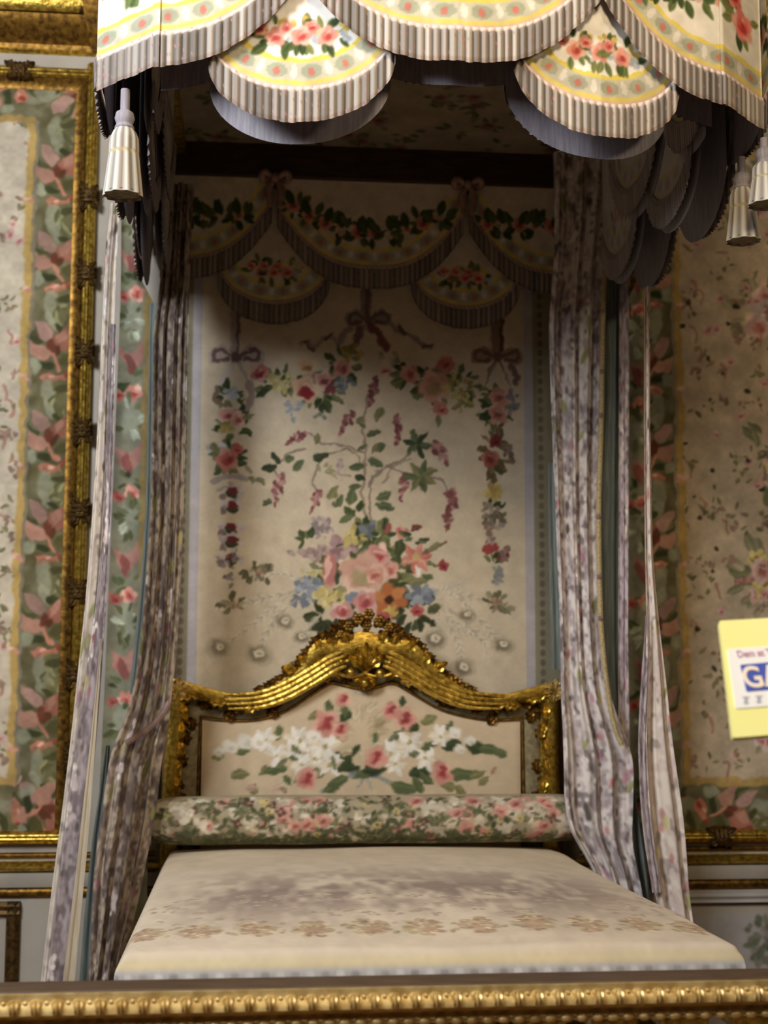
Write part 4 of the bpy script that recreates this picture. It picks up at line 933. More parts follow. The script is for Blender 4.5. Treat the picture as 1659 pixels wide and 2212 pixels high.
def garland_paint(c, wide, zf, seed=1):
    def f(cv):
        for x in np.arange(c - wide, c + wide, 0.075):
            z = zf(x); cv.leaves(x, z, 0.05, 0.05, 8, 0.05, ((70, 84, 44), (92, 104, 58), (56, 70, 38)))
            t = int(RNG.integers(3))
            if t == 0: cv.rose(x, z, 0.034, (226, 170, 150), (206, 128, 112), (160, 66, 60))
            elif t == 1: cv.cluster(x, z, 0.03, 0.03, [(222, 206, 180), (206, 170, 150)], 9, 0.012)
            else: cv.rose(x, z, 0.026, (236, 206, 180), (216, 160, 130), (170, 90, 70))
            cv.leaf(x, z, 0.08, RNG.uniform(0.8, 2.4), (62, 78, 42), 0.5); cv.leaf(x + 0.03, z, 0.07, RNG.uniform(0.5, 2.6), (84, 98, 56), 0.5)
    return f

ZS, ZM, ZTOP = 3.385, 3.215, 3.98
pos_f = lambda a: (a, fy_front(a))
def front_set(dy, scale_hw, fullback, nrm, tagname):
    """a front valance: three swags, two corner returns and two fans"""
    pf = (lambda a: (a, fy_front(a) + dy))
    par = can
    zfan = lambda x: ZM + 0.2
    kw = dict(fullback=fullback)
    sg = 1 if nrm[1] < 0 else -1
    piece('valance_swag', pf, nrm, CX - HX, CX + HX, swag_bottom(CX, HX, ZS, 0.25), ZTOP, 0.03 * sg, garland_paint(CX, 0.38, lambda x: ZS + 0.34), par, seed=11, **kw)
    piece('valance_swag', pf, nrm, CX - 2 * HX + 0.03, CX - HX, swag_bottom(CX - 2 * HX, HX, ZS, 0.25), ZTOP, 0.03 * sg, garland_paint(-0.62, 0.2, lambda x: ZS + 0.34), par, seed=12, **kw)
    piece('valance_swag', pf, nrm, CX + HX, CX + 2 * HX - 0.015, swag_bottom(CX + 2 * HX, HX, ZS, 0.25), ZTOP, 0.03 * sg, garland_paint(0.78, 0.2, lambda x: ZS + 0.34), par, seed=13, **kw)
    for c_, sd in ((CX - HX, 14), (CX + HX, 15)):
        piece('valance_fan', pf, nrm, c_ - 0.272, c_ + 0.272, fan_bottom(c_, 0.272, ZM, 0.2), ZTOP - 0.06, 0.0, rose_paint(c_, ZM + FR + 0.165, 3, 0.075), par, seed=sd, field=(246, 244, 236), **kw)
front_set(0.0, 1, False, (0, -1), 'front')
for a0, a1, sd in ((-0.985, -0.781, 16), (0.943, 1.145, 17)):
    m = (a0 + a1) / 2
    def corner_paint(cv, m=m):
        cv.leaves(m, ZS + 0.33, 0.09, 0.09, 14, 0.06); cv.rose(m + 0.01, ZS + 0.31, 0.05, (236, 170, 150), (214, 96, 84), (170, 40, 42)); cv.rose(m - 0.03, ZS + 0.39, 0.04, (230, 150, 130), (206, 84, 76), (160, 40, 42)); cv.rose(m, ZS + 0.47, 0.035)
    piece('valance_corner', pos_f, (0, -1), a0, a1, lambda a: ZS + 0 * a, ZTOP, 0.035, corner_paint, can, seed=sd)
# the inner front valance, lined side towards the room
front_set(0.15, 1, True, (0, 1), 'inner')

# side valances, outer ones facing out and inner ones facing in
GREYS = ((128, 122, 124), (112, 106, 108), (120, 114, 118))
def side_set(x, out, y1, ztop, fans, swags, plain=(), tone=None):
    ps = lambda a: (np.full_like(a, x), a)
    none = lambda cv: None
    for c_ in fans:
        g = c_ in plain
        piece('valance_fan', ps, (out, 0), c_ - 0.272, c_ + 0.272, fan_bottom(c_, 0.272, ZM, 0.2), ztop - 0.06, 0.0, none if g else rose_paint(c_, ZM + FR + 0.165, 3, 0.075), can, 0.007, seed=int(120 + c_ * 3), fullback=True, tone=tone)
    for c_, a0, a1, h in swags:
        piece('valance_swag', ps, (out, 0), a0, min(a1, y1), swag_bottom(c_, h, ZS, 0.25), ztop, 0.025, garland_paint(c_, 0.3, lambda q: ZS + 0.34), can, 0.007, seed=int(140 + c_ * 5), fullback=True, tone=tone)
OUTS = [(-1.10, -1.50, -0.70, 0.4), (-0.35, -0.68, -0.02, 0.35), (-1.85, -2.05, -1.52, 0.35)]
side_set(-0.968, -1, -0.02, ZTOP, (-1.5, -0.7), OUTS)
side_set(1.145, 1, -0.02, ZTOP, (-1.5, -0.86), OUTS)
INS = [(-1.25, -1.60, -0.90, 0.36), (-1.9, -2.0, -1.6, 0.32)]
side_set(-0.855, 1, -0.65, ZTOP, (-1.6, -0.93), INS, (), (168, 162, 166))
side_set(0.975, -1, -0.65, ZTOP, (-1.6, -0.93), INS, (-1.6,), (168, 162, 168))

# back valance against the wall
BYV = -0.075; BC = 0.028; BH = 0.4435
pb = lambda a: (a, np.full_like(a, BYV)); nb_ = (0, -1)
ZB, ZBM, ZBT = 3.36, 3.195, 3.90
kw = dict(fr_cols=((168, 158, 148), (144, 135, 128), (156, 147, 139)), field=(224, 214, 194))
piece('valance_swag', pb, nb_, BC - BH + 0.012, BC + BH - 0.012, swag_bottom(BC, BH, ZB, 0.30), ZBT, 0.045, garland_paint(BC, 0.36, lambda x: ZB + 0.27 + 0.9 * (x - BC) ** 2), can, seed=61, **kw)
piece('valance_swag', pb, nb_, -0.93, BC - BH - 0.012, swag_bottom(BC - 2 * BH, BH, ZB + 0.02, 0.30), ZBT, 0.045, garland_paint(-0.7, 0.18, lambda x: ZB + 0.33), can, seed=62, **kw)
piece('valance_swag', pb, nb_, BC + BH + 0.012, 1.0, swag_bottom(BC + 2 * BH, BH, ZB, 0.30), ZBT, 0.045, garland_paint(0.75, 0.18, lambda x: ZB + 0.33), can, seed=63, **kw)
for c_, sd in ((BC - BH, 64), (BC + BH, 65)):
    piece('valance_fan', pb, nb_, c_ - 0.255, c_ + 0.255, fan_bottom(c_, 0.255, ZBM, 0.2), ZBT - 0.06, 0.0, rose_paint(c_, ZBM + FR + 0.15, 3, 0.06), can, seed=sd, **kw)
    b = MB()
    for s_ in (-1, 1):
        pts = [(c_ + s_ * (0.005 + 0.055 * math.sin(a)), BYV - 0.085 - 0.012 * math.sin(2 * a), 3.855 + 0.035 * math.sin(a * 2) * 0.6 + 0.02 * (1 - math.cos(a)) * 0.5) for a in np.linspace(0, math.pi, 12)]
        b.tube(pts, [0.008 + 0.012 * math.sin(math.pi * i / 11) for i in range(12)], 8)
        b.tube([(c_ + s_ * 0.008, BYV - 0.09, 3.85), (c_ + s_ * 0.03, BYV - 0.092, 3.80), (c_ + s_ * 0.022, BYV - 0.088, 3.72)], [0.012, 0.018, 0.010], 8)
    b.ball((c_, BYV - 0.095, 3.858), 0.022); b.build('ribbon_bow', MAT['bow'], can)

# tester: floral ceiling, dark beam and gilt cornice
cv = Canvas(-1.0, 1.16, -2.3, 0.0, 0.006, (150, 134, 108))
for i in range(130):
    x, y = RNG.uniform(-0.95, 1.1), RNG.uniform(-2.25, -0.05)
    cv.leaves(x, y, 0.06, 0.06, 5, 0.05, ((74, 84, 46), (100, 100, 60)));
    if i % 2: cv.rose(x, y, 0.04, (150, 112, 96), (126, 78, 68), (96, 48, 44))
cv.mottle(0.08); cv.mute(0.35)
tx, ty = np.meshgrid(np.linspace(-0.97, 1.13, 260), np.linspace(-2.2, -0.12, 260), indexing='ij')
dome = 0.10 * np.sin(np.pi * (tx + 0.97) / 2.1) * np.sin(np.pi * (ty + 2.2) / 2.08)
grid('tester_ceiling', np.stack([tx, ty, 4.03 + dome], -1), MAT['cloth'], can, cv.sample(tx, ty))
b = MB(); b.box(-0.95, 1.11, -0.13, -0.02, 3.87, 4.05, 0.01); b.build('back_beam', MAT['wood'], can)
b = MB()
top = [(-0.985, -0.02), (-0.985, -2.10), (-0.79, -2.30), (-0.365, -2.38), (0.083, -2.43), (0.53, -2.36), (0.955, -2.20), (1.145, -2.02), (1.145, -0.02)]
rings = []
for i, (x, y) in enumerate(top):
    p0 = Vector(top[max(0, i - 1)]); p1 = Vector(top[min(len(top) - 1, i + 1)]); t = (p1 - p0).normalized(); n = Vector((t.y, -t.x)) * -1
    n = Vector((-t.y, t.x)) if False else Vector((t.y, -t.x)) * (1 if (Vector((t.y, -t.x)).dot(Vector((x - 0.08, y + 1.0))) > 0) else -1)
    rings.append([(x + n.x * a, y + n.y * a, z) for a, z in ((-0.16, 3.97), (0.03, 3.97), (0.07, 4.0), (0.06, 4.04), (0.11, 4.09), (0.11, 4.13), (0.04, 4.15), (-0.16, 4.15))])
b.loft(rings); b.build('gilt_cornice', MAT['gold'], can)
b = MB(); b.box(-0.97, 1.13, -2.05, -0.02, 4.15, 4.19); b.build('tester_top', MAT['wood'], can, False)

# ------------------------------------------------------------------ tassels of the canopy
def tassel(x, y, ztop, zb, label):
    t = empty('tassel', (x, y, zb), label, 'tassel', 'canopy tassels')
    H = ztop - zb
    b = MB(); b.tube([(x, y, ztop + 0.004), (x, y, zb + 0.72 * H)], 0.014, 10); b.build('cord', MAT['bow' if False else 'lining'], t)
    b = MB(); b.lathe((x, y, zb + 0.68 * H), [(0.012, 0.045), (0.026, 0.035), (0.03, 0.018), (0.024, 0.0), (0.03, -0.012), (0.018, -0.03)], 18); b.build('knot', MAT['lining'], t)
    n = 48; h = 0.66 * H; rows = np.linspace(0, 1, 24); an = np.arange(n) * 2 * math.pi / n
    r = np.interp(rows, [0, 0.06, 0.16, 0.34, 0.4, 1.0], [0.016, 0.032, 0.040, 0.042, 0.042, 0.056])
    fl = 1 + 0.07 * np.cos(an * 10)[:, None] * np.clip(rows * 5, 0, 1)[None, :]
    P = np.stack([x + r[None, :] * fl * np.cos(an)[:, None], y + r[None, :] * fl * np.sin(an)[:, None], np.repeat((zb + h * (1 - rows))[None, :], n, 0)], -1)
    c = np.ones((n, 24, 3)) * np.array((226, 222, 210)) / 255; c *= (0.82 + 0.18 * np.cos(an * 10))[:, None, None]
    c[:, 9] = np.array((190, 178, 140)) / 255
    c[(np.arange(n) % 9 == 0)] *= np.array((1.0, 0.86, 0.84))
    sk = grid('skirt', P, MAT['fringe'], t, c, wrap=True)
    b = MB(); b.lathe((x, y, zb + 0.012), [(0.054, -0.004), (0.05, 0.0), (0.02, 0.02), (0.004, 0.03)], 24); b.build('inner_threads', MAT['olive'], t)
    return t
p = at(267, 430, -2.19); tassel(p[0], -2.215, 3.36, p[2], 'pale silk tassel hanging from the left corner of the canopy')
p = at(1606, 522, -1.87); tassel(p[0], -1.87, 3.36, p[2], 'lower of the two tassels hanging from the right corner of the canopy')
p = at(1650, 448, -2.02); tassel(p[0], -2.04, 3.36, p[2], 'higher of the two canopy tassels at the right, cut by the edge of the photo')

#@@CURTAINS
# ------------------------------------------------------------------ curtains
def chine(wd, z0, z1, seed, ground=(224, 214, 206), mauve=(140, 122, 124), amt=1.0, res=0.004, green=True):
    """blurred warp-printed flowers"""
    global RNG
    cv = Canvas(0, wd, z0, z1, res, ground); h, w = cv.h, cv.w
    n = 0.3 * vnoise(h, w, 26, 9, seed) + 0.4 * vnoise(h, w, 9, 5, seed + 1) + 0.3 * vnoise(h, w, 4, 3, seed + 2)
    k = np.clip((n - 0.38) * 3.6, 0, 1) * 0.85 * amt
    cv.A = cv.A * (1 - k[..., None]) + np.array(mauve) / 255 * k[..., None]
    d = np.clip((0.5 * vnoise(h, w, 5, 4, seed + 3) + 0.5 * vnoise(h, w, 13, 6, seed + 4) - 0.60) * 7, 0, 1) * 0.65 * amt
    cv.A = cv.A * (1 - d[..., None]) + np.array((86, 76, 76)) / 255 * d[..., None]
    for i in range(int(wd * (z1 - z0) * 62)):
        x, z = RNG.uniform(0, wd), RNG.uniform(z0, z1); t = int(RNG.integers(10))
        if t < 3 and green: cv.leaf(x, z, RNG.uniform(0.05, 0.1), RNG.uniform(0.9, 2.2), (150, 152, 100) if t else (112, 116, 72), 0.35, a=0.85)
        elif t < 6: cv.cluster(x, z, 0.02, 0.045, [(238, 232, 228), (228, 218, 214), (212, 198, 200)], 9, 0.013)
        elif t == 6: cv.ell(x, z, 0.012, 0.022, 0, (176, 120, 136), 0.7, 0.8)
        elif t == 7: cv.ell(x, z, 0.010, 0.018, 0, (196, 110, 110), 0.6, 0.8)
        elif t == 8: cv.ell(x, z, 0.012, 0.02, 0, (70, 64, 60), 0.7, 0.8)
        else: cv.ell(x, z, 0.012, 0.03, 0, (214, 204, 130), 0.7, 0.8)
    return cv

def curtain(name, keys, Y, folds, amp, mat, parent, cv=None, nu=90, dz=0.008, seed=0, zend=0.03, yshift=None, crisp=1.0):
    """keys: (photo row, left, right) measured on the plane y = Y; hangs down to the floor"""
    r = np.random.default_rng(seed)
    L = np.array([at(l, y, Y) for y, l, q in keys]); Q = np.array([at(q, y, Y) for y, l, q in keys]); z = (L[:, 2] + Q[:, 2]) / 2
    if z[-1] > zend:
        sl = (L[-1, 0] - L[-2, 0]) / (z[-1] - z[-2]); sr = (Q[-1, 0] - Q[-2, 0]) / (z[-1] - z[-2])
        z = np.r_[z, zend]; l = np.r_[L[:, 0], L[-1, 0] + sl * (zend - z[-2]) * 0.6]; q = np.r_[Q[:, 0], Q[-1, 0] + sr * (zend - z[-2]) * 0.6]
    else: l, q = L[:, 0], Q[:, 0]
    zz = np.arange(z[0], z[-1], -dz); s = np.linspace(0, 1, nu)
    o = np.argsort(z)
    xl, xr = np.interp(zz, z[o], l[o]), np.interp(zz, z[o], q[o])
    ker = np.ones(25) / 25
    sm = lambda a: np.convolve(np.pad(a, 12, 'edge'), ker, 'valid')
    xl, xr = sm(xl), sm(xr)
    ph = r.uniform(0, 6.28); t = np.linspace(0, 1, len(zz))
    pha = ph + 0.8 * np.sin(t * 2.3 + ph)
    S, PH = np.meshgrid(s, pha, indexing='ij')
    warp = S + 0.03 * np.sin(2 * np.pi * S * 2 + ph)
    wv = np.sin(2 * np.pi * folds * warp + PH) + 0.35 * np.sin(2 * np.pi * folds * 2.3 * warp + 1.7 * PH + 1)
    yy = Y - 0.48 * amp * wv * (0.6 + 0.4 * np.sin(np.pi * S) ** 0.3)
    if yshift is not None: yy = yy + np.interp(zz, *yshift)[None, :]
    X = xl[None, :] + (xr - xl)[None, :] * S
    P = np.stack([X, yy, np.repeat(zz[None, :], nu, 0)], -1)
    col = None
    if cv is not None:
        a = np.gradient(yy, axis=0); e = np.cumsum(np.hypot(np.gradient(X, axis=0), a), axis=0); e = e / e[-1:]
        col = cv.sample(e * ((cv.w - 2) * cv.res), P[..., 2])
    return grid(name, P, mat, parent, col)

def cords(name, keys, Y, r, mat, parent, dots=None):
    pts = smooth_path(np.array([at(x, y, Y) for y, x in keys]), 60); b = MB(); b.tube([tuple(p) for p in pts], r, 8)
    return b.build(name, mat, parent)

# inner left curtain
t = empty('bed_curtain', (-0.85, -0.55, 0.03), 'mottled mauve and cream floral curtain beside the left end of the headboard', 'curtain', 'bed curtains')
Y = -0.55
keys = [(395, 360, 420), (520, 354, 412), (630, 344, 409), (700, 332, 407), (900, 329, 401), (1100, 326, 396), (1300, 312, 388), (1420, 300, 380), (1500, 286, 370), (1560, 268, 366), (1620, 240, 352), (1680, 230, 345), (1760, 220, 336), (1850, 206, 318), (1950, 200, 298), (2050, 196, 272), (2120, 190, 258)]
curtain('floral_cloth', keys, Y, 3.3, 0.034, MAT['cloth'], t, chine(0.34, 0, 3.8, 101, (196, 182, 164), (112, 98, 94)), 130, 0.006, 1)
curtain('lining', [(655, 324, 342), (700, 322, 338), (900, 320, 336), (1100, 316, 334), (1300, 300, 320), (1420, 288, 308), (1500, 276, 294)], Y + 0.06, 1.0, 0.006, MAT['teal'], t, None, 16, 0.02, 2, zend=9)
curtain('lining', [(1610, 236, 238), (1700, 212, 236), (1850, 196, 232), (1950, 184, 232), (2100, 172, 226)], Y + 0.05, 2, 0.02, MAT['teal'], t, None, 30, 0.02, 3)
p = [at(x, y, Y - 0.05) for x, y in ((272, 1606), (300, 1588), (330, 1566), (352, 1540), (366, 1516))]
b = MB(); b.tube([tuple(q) for q in smooth_path(np.array(p), 24)], 0.012, 8); b.build('tieback_cord', MAT['bow'], t)

# inner right curtain
t = empty('bed_curtain', (0.95, -0.55, 0.03), 'pale mauve floral curtain with yellow braid edge beside the right end of the headboard', 'curtain', 'bed curtains')
keys = [(330, 1196, 1330), (450, 1198, 1318), (560, 1198, 1304), (700, 1186, 1300), (900, 1192, 1296), (1100, 1200, 1292), (1300, 1208, 1297), (1400, 1211, 1302), (1500, 1212, 1315), (1580, 1216, 1345), (1640, 1218, 1368), (1750, 1220, 1366), (1820, 1240, 1362), (1860, 1276, 1372), (1950, 1300, 1390), (2100, 1310, 1400)]
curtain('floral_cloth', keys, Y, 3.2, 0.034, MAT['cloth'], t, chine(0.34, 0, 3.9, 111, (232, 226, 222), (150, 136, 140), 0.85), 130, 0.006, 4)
curtain('lining', [(600, 1300, 1348), (800, 1298, 1350), (1100, 1292, 1348), (1300, 1296, 1348), (1450, 1306, 1346), (1560, 1322, 1346), (1610, 1334, 1346)], Y + 0.05, 1.2, 0.018, MAT['teal'], t, None, 30, 0.015, 5, zend=9)
curtain('lace_edge', [(600, 1338, 1358), (800, 1337, 1359), (1100, 1336, 1358), (1400, 1335, 1357), (1650, 1336, 1362)], Y + 0.02, 2.0, 0.006, MAT['cloth'], t, chine(0.12, 0, 3.9, 121, (206, 196, 204), (140, 126, 134), 0.8, 0.004, False), 24, 0.006, 6, zend=9)
curtain('lining', [(1660, 1352, 1362), (1750, 1352, 1378), (1850, 1352, 1394), (1950, 1350, 1408), (2100, 1350, 1420)], Y + 0.03, 2, 0.02, MAT['teal'], t, None, 30, 0.02, 7)
curtain('lining', [(1000, 1184, 1208), (1200, 1185, 1212), (1450, 1192, 1218)], Y + 0.05, 1.0, 0.006, MAT['teal'], t, None, 16, 0.02, 8, zend=9)
cords('braid', [(585, 1306), (700, 1302), (900, 1299), (1100, 1293), (1300, 1296), (1400, 1302), (1500, 1314), (1570, 1328), (1610, 1344)], Y - 0.055, 0.0115, MAT['braid'], t)
b = MB()
for y, x in ((673, 1302), (802, 1300), (897, 1298), (1115, 1292), (1245, 1294), (1335, 1297)):
    q = at(x, y, Y - 0.068); b.flower((q[0], q[1], q[2]), 0.012, 5)
b.build('braid_rosette', MAT['bow'], t)

# outer left curtain
Y = -0.9
t = empty('bed_curtain', (-1.15, Y, 0.03), 'slim cream and green floral curtain hanging left of the bed beside the gilt wall frame', 'curtain', 'bed curtains')
keys = [(440, 236, 262), (560, 226, 252), (700, 219, 247), (850, 214, 243), (1000, 206, 240), (1150, 196, 234), (1300, 184, 226), (1450, 168, 216), (1600, 152, 204), (1750, 134, 190), (1900, 114, 176), (2050, 96, 158), (2120, 88, 150)]
cvo = chine(0.14, 0, 3.6, 131, (228, 218, 202), (188, 172, 164), 0.6)
zi = cvo.v0 + np.arange(cvo.h) * cvo.res
curtain('floral_cloth', keys, Y, 1.3, 0.02, MAT['cloth'], t, cvo, 70, 0.006, 9)
curtain('mauve_edging', [(q[0], q[2] - np.interp(q[0], [700, 1250, 1500, 1750, 2100], [10, 14, 34, 46, 50]), q[2] + 4) for q in keys[2:]], Y - 0.02, 2.0, 0.006, MAT['cloth'], t, chine(0.12, 0, 3.6, 141, (176, 166, 168), (112, 100, 104), 0.8, 0.004, False), 24, 0.008, 10)  # mauve edging, widened below to paint in the shaded lower curtain
curtain('lining', [(1380, 219, 220), (1500, 206, 214), (1650, 190, 203), (1800, 172, 192), (1950, 158, 178), (2100, 136, 162)], Y - 0.035, 1, 0.006, MAT['cream'], t, None, 20, 0.02, 11)

# outer right curtain
t = empty('bed_curtain', (1.17, Y, 0.03), 'bright cream floral curtain bunched at the lower right beside the bed', 'curtain', 'bed curtains')
keys = [(620, 1392, 1404), (900, 1391, 1404), (1200, 1393, 1410), (1330, 1396, 1422), (1400, 1394, 1430), (1480, 1390, 1440), (1580, 1382, 1450), (1680, 1380, 1464), (1760, 1386, 1476), (1850, 1398, 1484), (1920, 1412, 1488), (1980, 1424, 1496), (2100, 1440, 1512)]
curtain('floral_cloth', keys, Y, 1.6, 0.028, MAT['cloth'], t, chine(0.2, 0, 3.4, 151, (238, 230, 220), (196, 172, 172), 0.55), 90, 0.006, 12)
curtain('mauve_edging', [(1330, 1396, 1398), (1400, 1390, 1402), (1480, 1384, 1402), (1600, 1378, 1396), (1750, 1384, 1404), (1850, 1396, 1416), (1930, 1412, 1430)], Y - 0.03, 2.0, 0.006, MAT['cloth'], t, chine(0.12, 0, 3.4, 161, (196, 186, 192), (146, 132, 138), 0.8, 0.004, False), 24, 0.008, 13, zend=9)

# narrow rose-bordered side hangings between the curtains
def rose_border(x0, x1, z0, z1, gold_x, seed):
    cv = Canvas(min(x0, x1) - 0.05, max(x0, x1) + 0.05, z0, z1, 0.004, (136, 136, 112)); c0 = (x0 + x1) / 2
    w_ = abs(x1 - x0)
    z = z1 - 0.1
    while z > z0:
        cv.ell(c0, z, w_ * 0.3, 0.09, 0, (158, 164, 142), 0.7); cv.leaves(c0, z, w_ * 0.35, 0.1, 12, 0.05, ((112, 120, 82), (84, 92, 54), (178, 190, 166)))
        cv.poly([(c0 - w_ * 0.45, z - 0.12), (c0, z - 0.15), (c0 + w_ * 0.4, z - 0.09), (c0 + w_ * 0.35, z - 0.17), (c0, z - 0.23), (c0 - w_ * 0.3, z - 0.2)], (178, 124, 112)); cv.ell(c0 - 0.01, z - 0.2, 0.02, 0.05, 0.3, (150, 84, 76))
        cv.leaves(c0, z - 0.28, 0.05, 0.04, 6, 0.045, (DGRN, GRN)); cv.rose(c0 + 0.01, z - 0.33, 0.036, (240, 180, 160), (222, 118, 102), (190, 60, 56)); cv.rose(c0 - 0.05, z - 0.34, 0.024, (200, 110, 100), (170, 70, 66), (130, 44, 44))
        z -= 0.44
    cv.line([(gold_x, z0), (gold_x, z1)], 0.026, (176, 150, 88))
    cv.warp(0.008, 0.04); cv.mottle(0.1); cv.mute(0.2)
    return cv
def side_hanging(keys, Y, gold_px, label, seed):
    L = np.array([at(l, y, Y) for y, l, q in keys]); Q = np.array([at(q, y, Y) for y, l, q in keys]); z = (L[:, 2] + Q[:, 2]) / 2; o = np.argsort(z)
    gx = at(gold_px, 1000, Y)[0]; zz = np.arange(z[0], 0.03, -0.006); s = np.linspace(0, 1, 40)
    xl, xr = np.interp(zz, z[o], L[o, 0]), np.interp(zz, z[o], Q[o, 0]); S = np.repeat(s[:, None], len(zz), 1)
    X = xl[None, :] + (xr - xl)[None, :] * S; Z = np.repeat(zz[None, :], 40, 0)
    cv = rose_border(L[:, 0].mean(), Q[:, 0].mean(), 0.0, z.max() + 0.02, gx, seed)
    t = empty('side_hanging', (gx, Y, 0.03), label, 'hanging', 'side hangings')
    grid('rose_border_cloth', np.stack([X, Y + 0.010 * np.sin(S * 7), Z], -1), MAT['cloth'], t, cv.sample(X, Z))
    return t
side_hanging([(440, 262, 298), (600, 261, 304), (655, 260, 333), (1000, 246, 326), (1500, 225, 322), (1900, 205, 318)], -0.28, 312, 'narrow green silk hanging with pink roses seen between the two left curtains', 1)
side_hanging([(480, 1380, 1404), (600, 1378, 1403), (660, 1352, 1402), (1000, 1350, 1402), (1500, 1352, 1406), (1900, 1356, 1412)], -0.30, 1398, 'narrow dark silk hanging with coral roses seen between the two right curtains', 2)

#@@RAIL
# ------------------------------------------------------------------ gilded balustrade in front of the bed
bal = empty('balustrade', (0.05, -2.95, 0), 'gilded carved balustrade rail crossing in front of the bed foot', 'balustrade')
x0, x1 = -2.1, 2.3; yfr = -3.0
b = MB(); b.run((x0, yfr, 0.900), (x1, yfr, 0.900), [(-0.105, 0), (-0.105, 0.022), (-0.10, 0.026), (-0.004, 0.026), (0.0, 0.022), (0.0, 0)], (0, 0, 1), (0, -1, 0)); o = b.build('top_rail', MAT['railtop'], bal); o['label'] = 'dark brown rail top'
b = MB(); b.run((x0, yfr, 0.0), (x1, yfr, 0.0), [(-0.12, 0.900), (0.002, 0.900), (0.002, 0.923), (0.010, 0.922), (0.012, 0.906), (0.022, 0.898), (0.026, 0.880), (0.018, 0.872), (0.0, 0.866), (-0.008, 0.858), (-0.004, 0.848), (0.006, 0.845), (0.006, 0.842), (-0.12, 0.842)], (0, 0, 1), (0, -1, 0)); b.build('rail_moulding', MAT['gold_pale'], bal)
b = MB(); g = at(1251, 2209, yfr)[0]
x = x0 + 0.02
while x < x1:
    b.leaf((x, yfr - 0.016, 0.912), -math.pi / 2, 0.036, 0.034, 0.1, 0.008, 1)
    b.ball((x + 0.0235, yfr - 0.016, 0.904), 0.006, 6, 5); x += 0.047
b.build('carved_leaf_row', MAT['gold_pale'], bal)
b = MB(); x = x0 + 0.01
while x < x1:
    b.ball((x, yfr - 0.002, 0.8455), 0.0125, 9, 7, (1.25, 0.8, 0.8)); x += 0.0365
b.build('bead_row', MAT['gold_pale'], bal)
x = g - 0.167 / 2 - 0.167 * 12
while x < x1 - 0.08:
    if x > x0 + 0.08:
        b = MB(); b.box(x - 0.055, x + 0.055, yfr - 0.005, yfr + 0.105, 0.812, 0.843, 0.004)
        b.lathe((x, yfr + 0.05, 0), [(0.05, 0.812), (0.052, 0.80), (0.036, 0.785), (0.028, 0.75), (0.03, 0.68), (0.045, 0.60), (0.056, 0.50), (0.054, 0.42), (0.038, 0.33), (0.030, 0.27), (0.045, 0.25), (0.05, 0.23), (0.04, 0.21), (0.055, 0.19)], 20)
        b.box(x - 0.055, x + 0.055, yfr - 0.005, yfr + 0.105, 0.16, 0.19, 0.004); b.build('baluster', MAT['gold'], bal)
    x += 0.167
b = MB(); b.box(x0, x1, yfr - 0.03, yfr + 0.13, 0.0, 0.16, 0.01); b.build('base_plinth', MAT['railtop'], bal)

#@@SIGN
# ------------------------------------------------------------------ yellow hand sign tilted back at the right edge, its stick standing on the floor
SY = -3.45
sg = empty('hand_sign', (0.97, SY, 0), 'bright yellow hand sign with white label and blue lettered box at the right edge', 'sign')
SC0 = at(1690, 1460, SY); TILT = math.radians(34)
SN = np.array([0, -math.cos(TILT), math.sin(TILT)])
def on_sign(x, y, lift):
    d = ROT @ np.array([x - IW / 2, y - IH / 2, FPX]); o = SC0 + SN * lift
    return CAM + (o - CAM).dot(SN) / d.dot(SN) * d
def rounded(pts, r, n=5):
    out = []; P = [Vector(p) for p in pts]
    for i in range(len(P)):
        a, b_, c_ = P[i - 1], P[i], P[(i + 1) % len(P)]
        p, q = b_ + (a - b_).normalized() * r, b_ + (c_ - b_).normalized() * r
        for k in range(n): t_ = k / (n - 1); out.append((1 - t_) ** 2 * p + 2 * t_ * (1 - t_) * b_ + t_ * t_ * q)
    return out
def slab(name, pts, lift, th, mat, r, par):
    front = rounded([tuple(on_sign(x, y, lift)) for x, y in pts], r); b = MB(); n = Vector(SN) * th
    b.loft([front, [p - n for p in front]]); return b.build(name, mat, par, False)
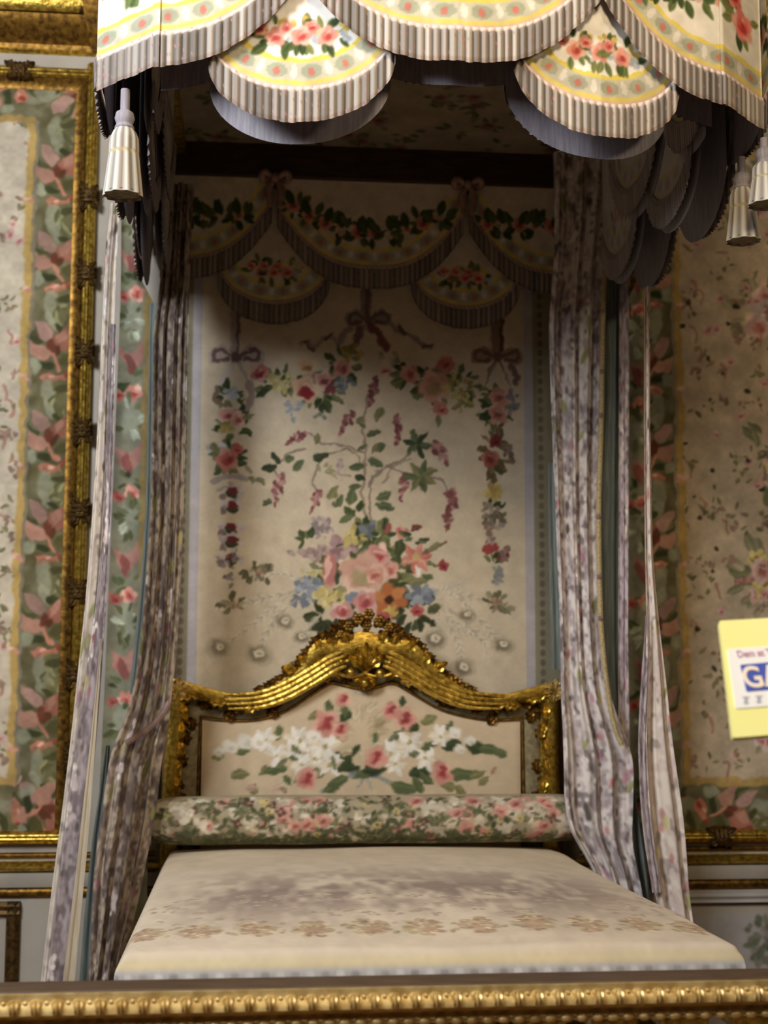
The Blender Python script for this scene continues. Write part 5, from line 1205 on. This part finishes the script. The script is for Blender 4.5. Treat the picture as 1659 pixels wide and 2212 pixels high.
board = slab('board', [(1553, 1341), (1815, 1326), (1848, 1572), (1583, 1594)], 0, 0.012, MAT['yellow'], 0.006, sg)
lab = slab('label', [(1571, 1402), (1800, 1386), (1825, 1512), (1589, 1531)], 0.002, 0.002, MAT['white'], 0.006, board)
slab('logo_box', [(1599, 1436), (1720, 1425), (1729, 1484), (1613, 1494)], 0.003, 0.001, MAT['blue'], 0.003, lab)
def text(body, x, y, hpx, lift, mat, ang, bold, par, name):
    p = on_sign(x, y, lift); q = on_sign(x, y - hpx, lift); cu = bpy.data.curves.new(name, 'FONT'); cu.body = body; cu.size = float(np.linalg.norm(q - p)) / 0.72; cu.offset = bold; cu.extrude = 0.0004
    o = bpy.data.objects.new(name, cu); COL.objects.link(o); bpy.context.view_layer.update()
    me = bpy.data.meshes.new_from_object(o.evaluated_get(bpy.context.evaluated_depsgraph_get())); bpy.data.objects.remove(o)
    me.transform(Matrix.Diagonal((0.84, 1, 1, 1)))
    me.transform(Matrix.Translation(Vector(p)) @ Matrix.Rotation(math.pi / 2 - TILT, 4, 'X') @ Matrix.Rotation(ang, 4, 'Z'))
    me.materials.clear(); return link(name, me, mat, par)
text('GA', 1611, 1485, 44, 0.004, MAT['peach'], 0.085, 0.0016, lab, 'lettering')
text('Dem at Th', 1594, 1420, 14, 0.0026, MAT['pinkprint'], 0.085, 0.0004, lab, 'small_print')
b = MB()
for gx in (0, 28, 58, 88):
    x, y = 1604 + gx, 1521 - gx * 0.08
    for (dx0, dy0, dx1, dy1) in ((0, -16, 15, -13), (3, -10, 12, -7), (2, -4, 13, -1), (6, -16, 9, 0)):
        b.loft([[tuple(on_sign(x + dx, y + dy, l)) for dx, dy in ((dx0, dy0), (dx1, dy0), (dx1, dy1), (dx0, dy1))] for l in (0.0028, 0.0018)])
b.build('small_characters', MAT['greyprint'], lab, False)
p = on_sign(1715, 1560, -0.024); b = MB(); b.tube([(p[0], p[1], p[2] + 0.02), (p[0], p[1], 0.0)], 0.010, 12); b.build('stick', MAT['stick'], sg)
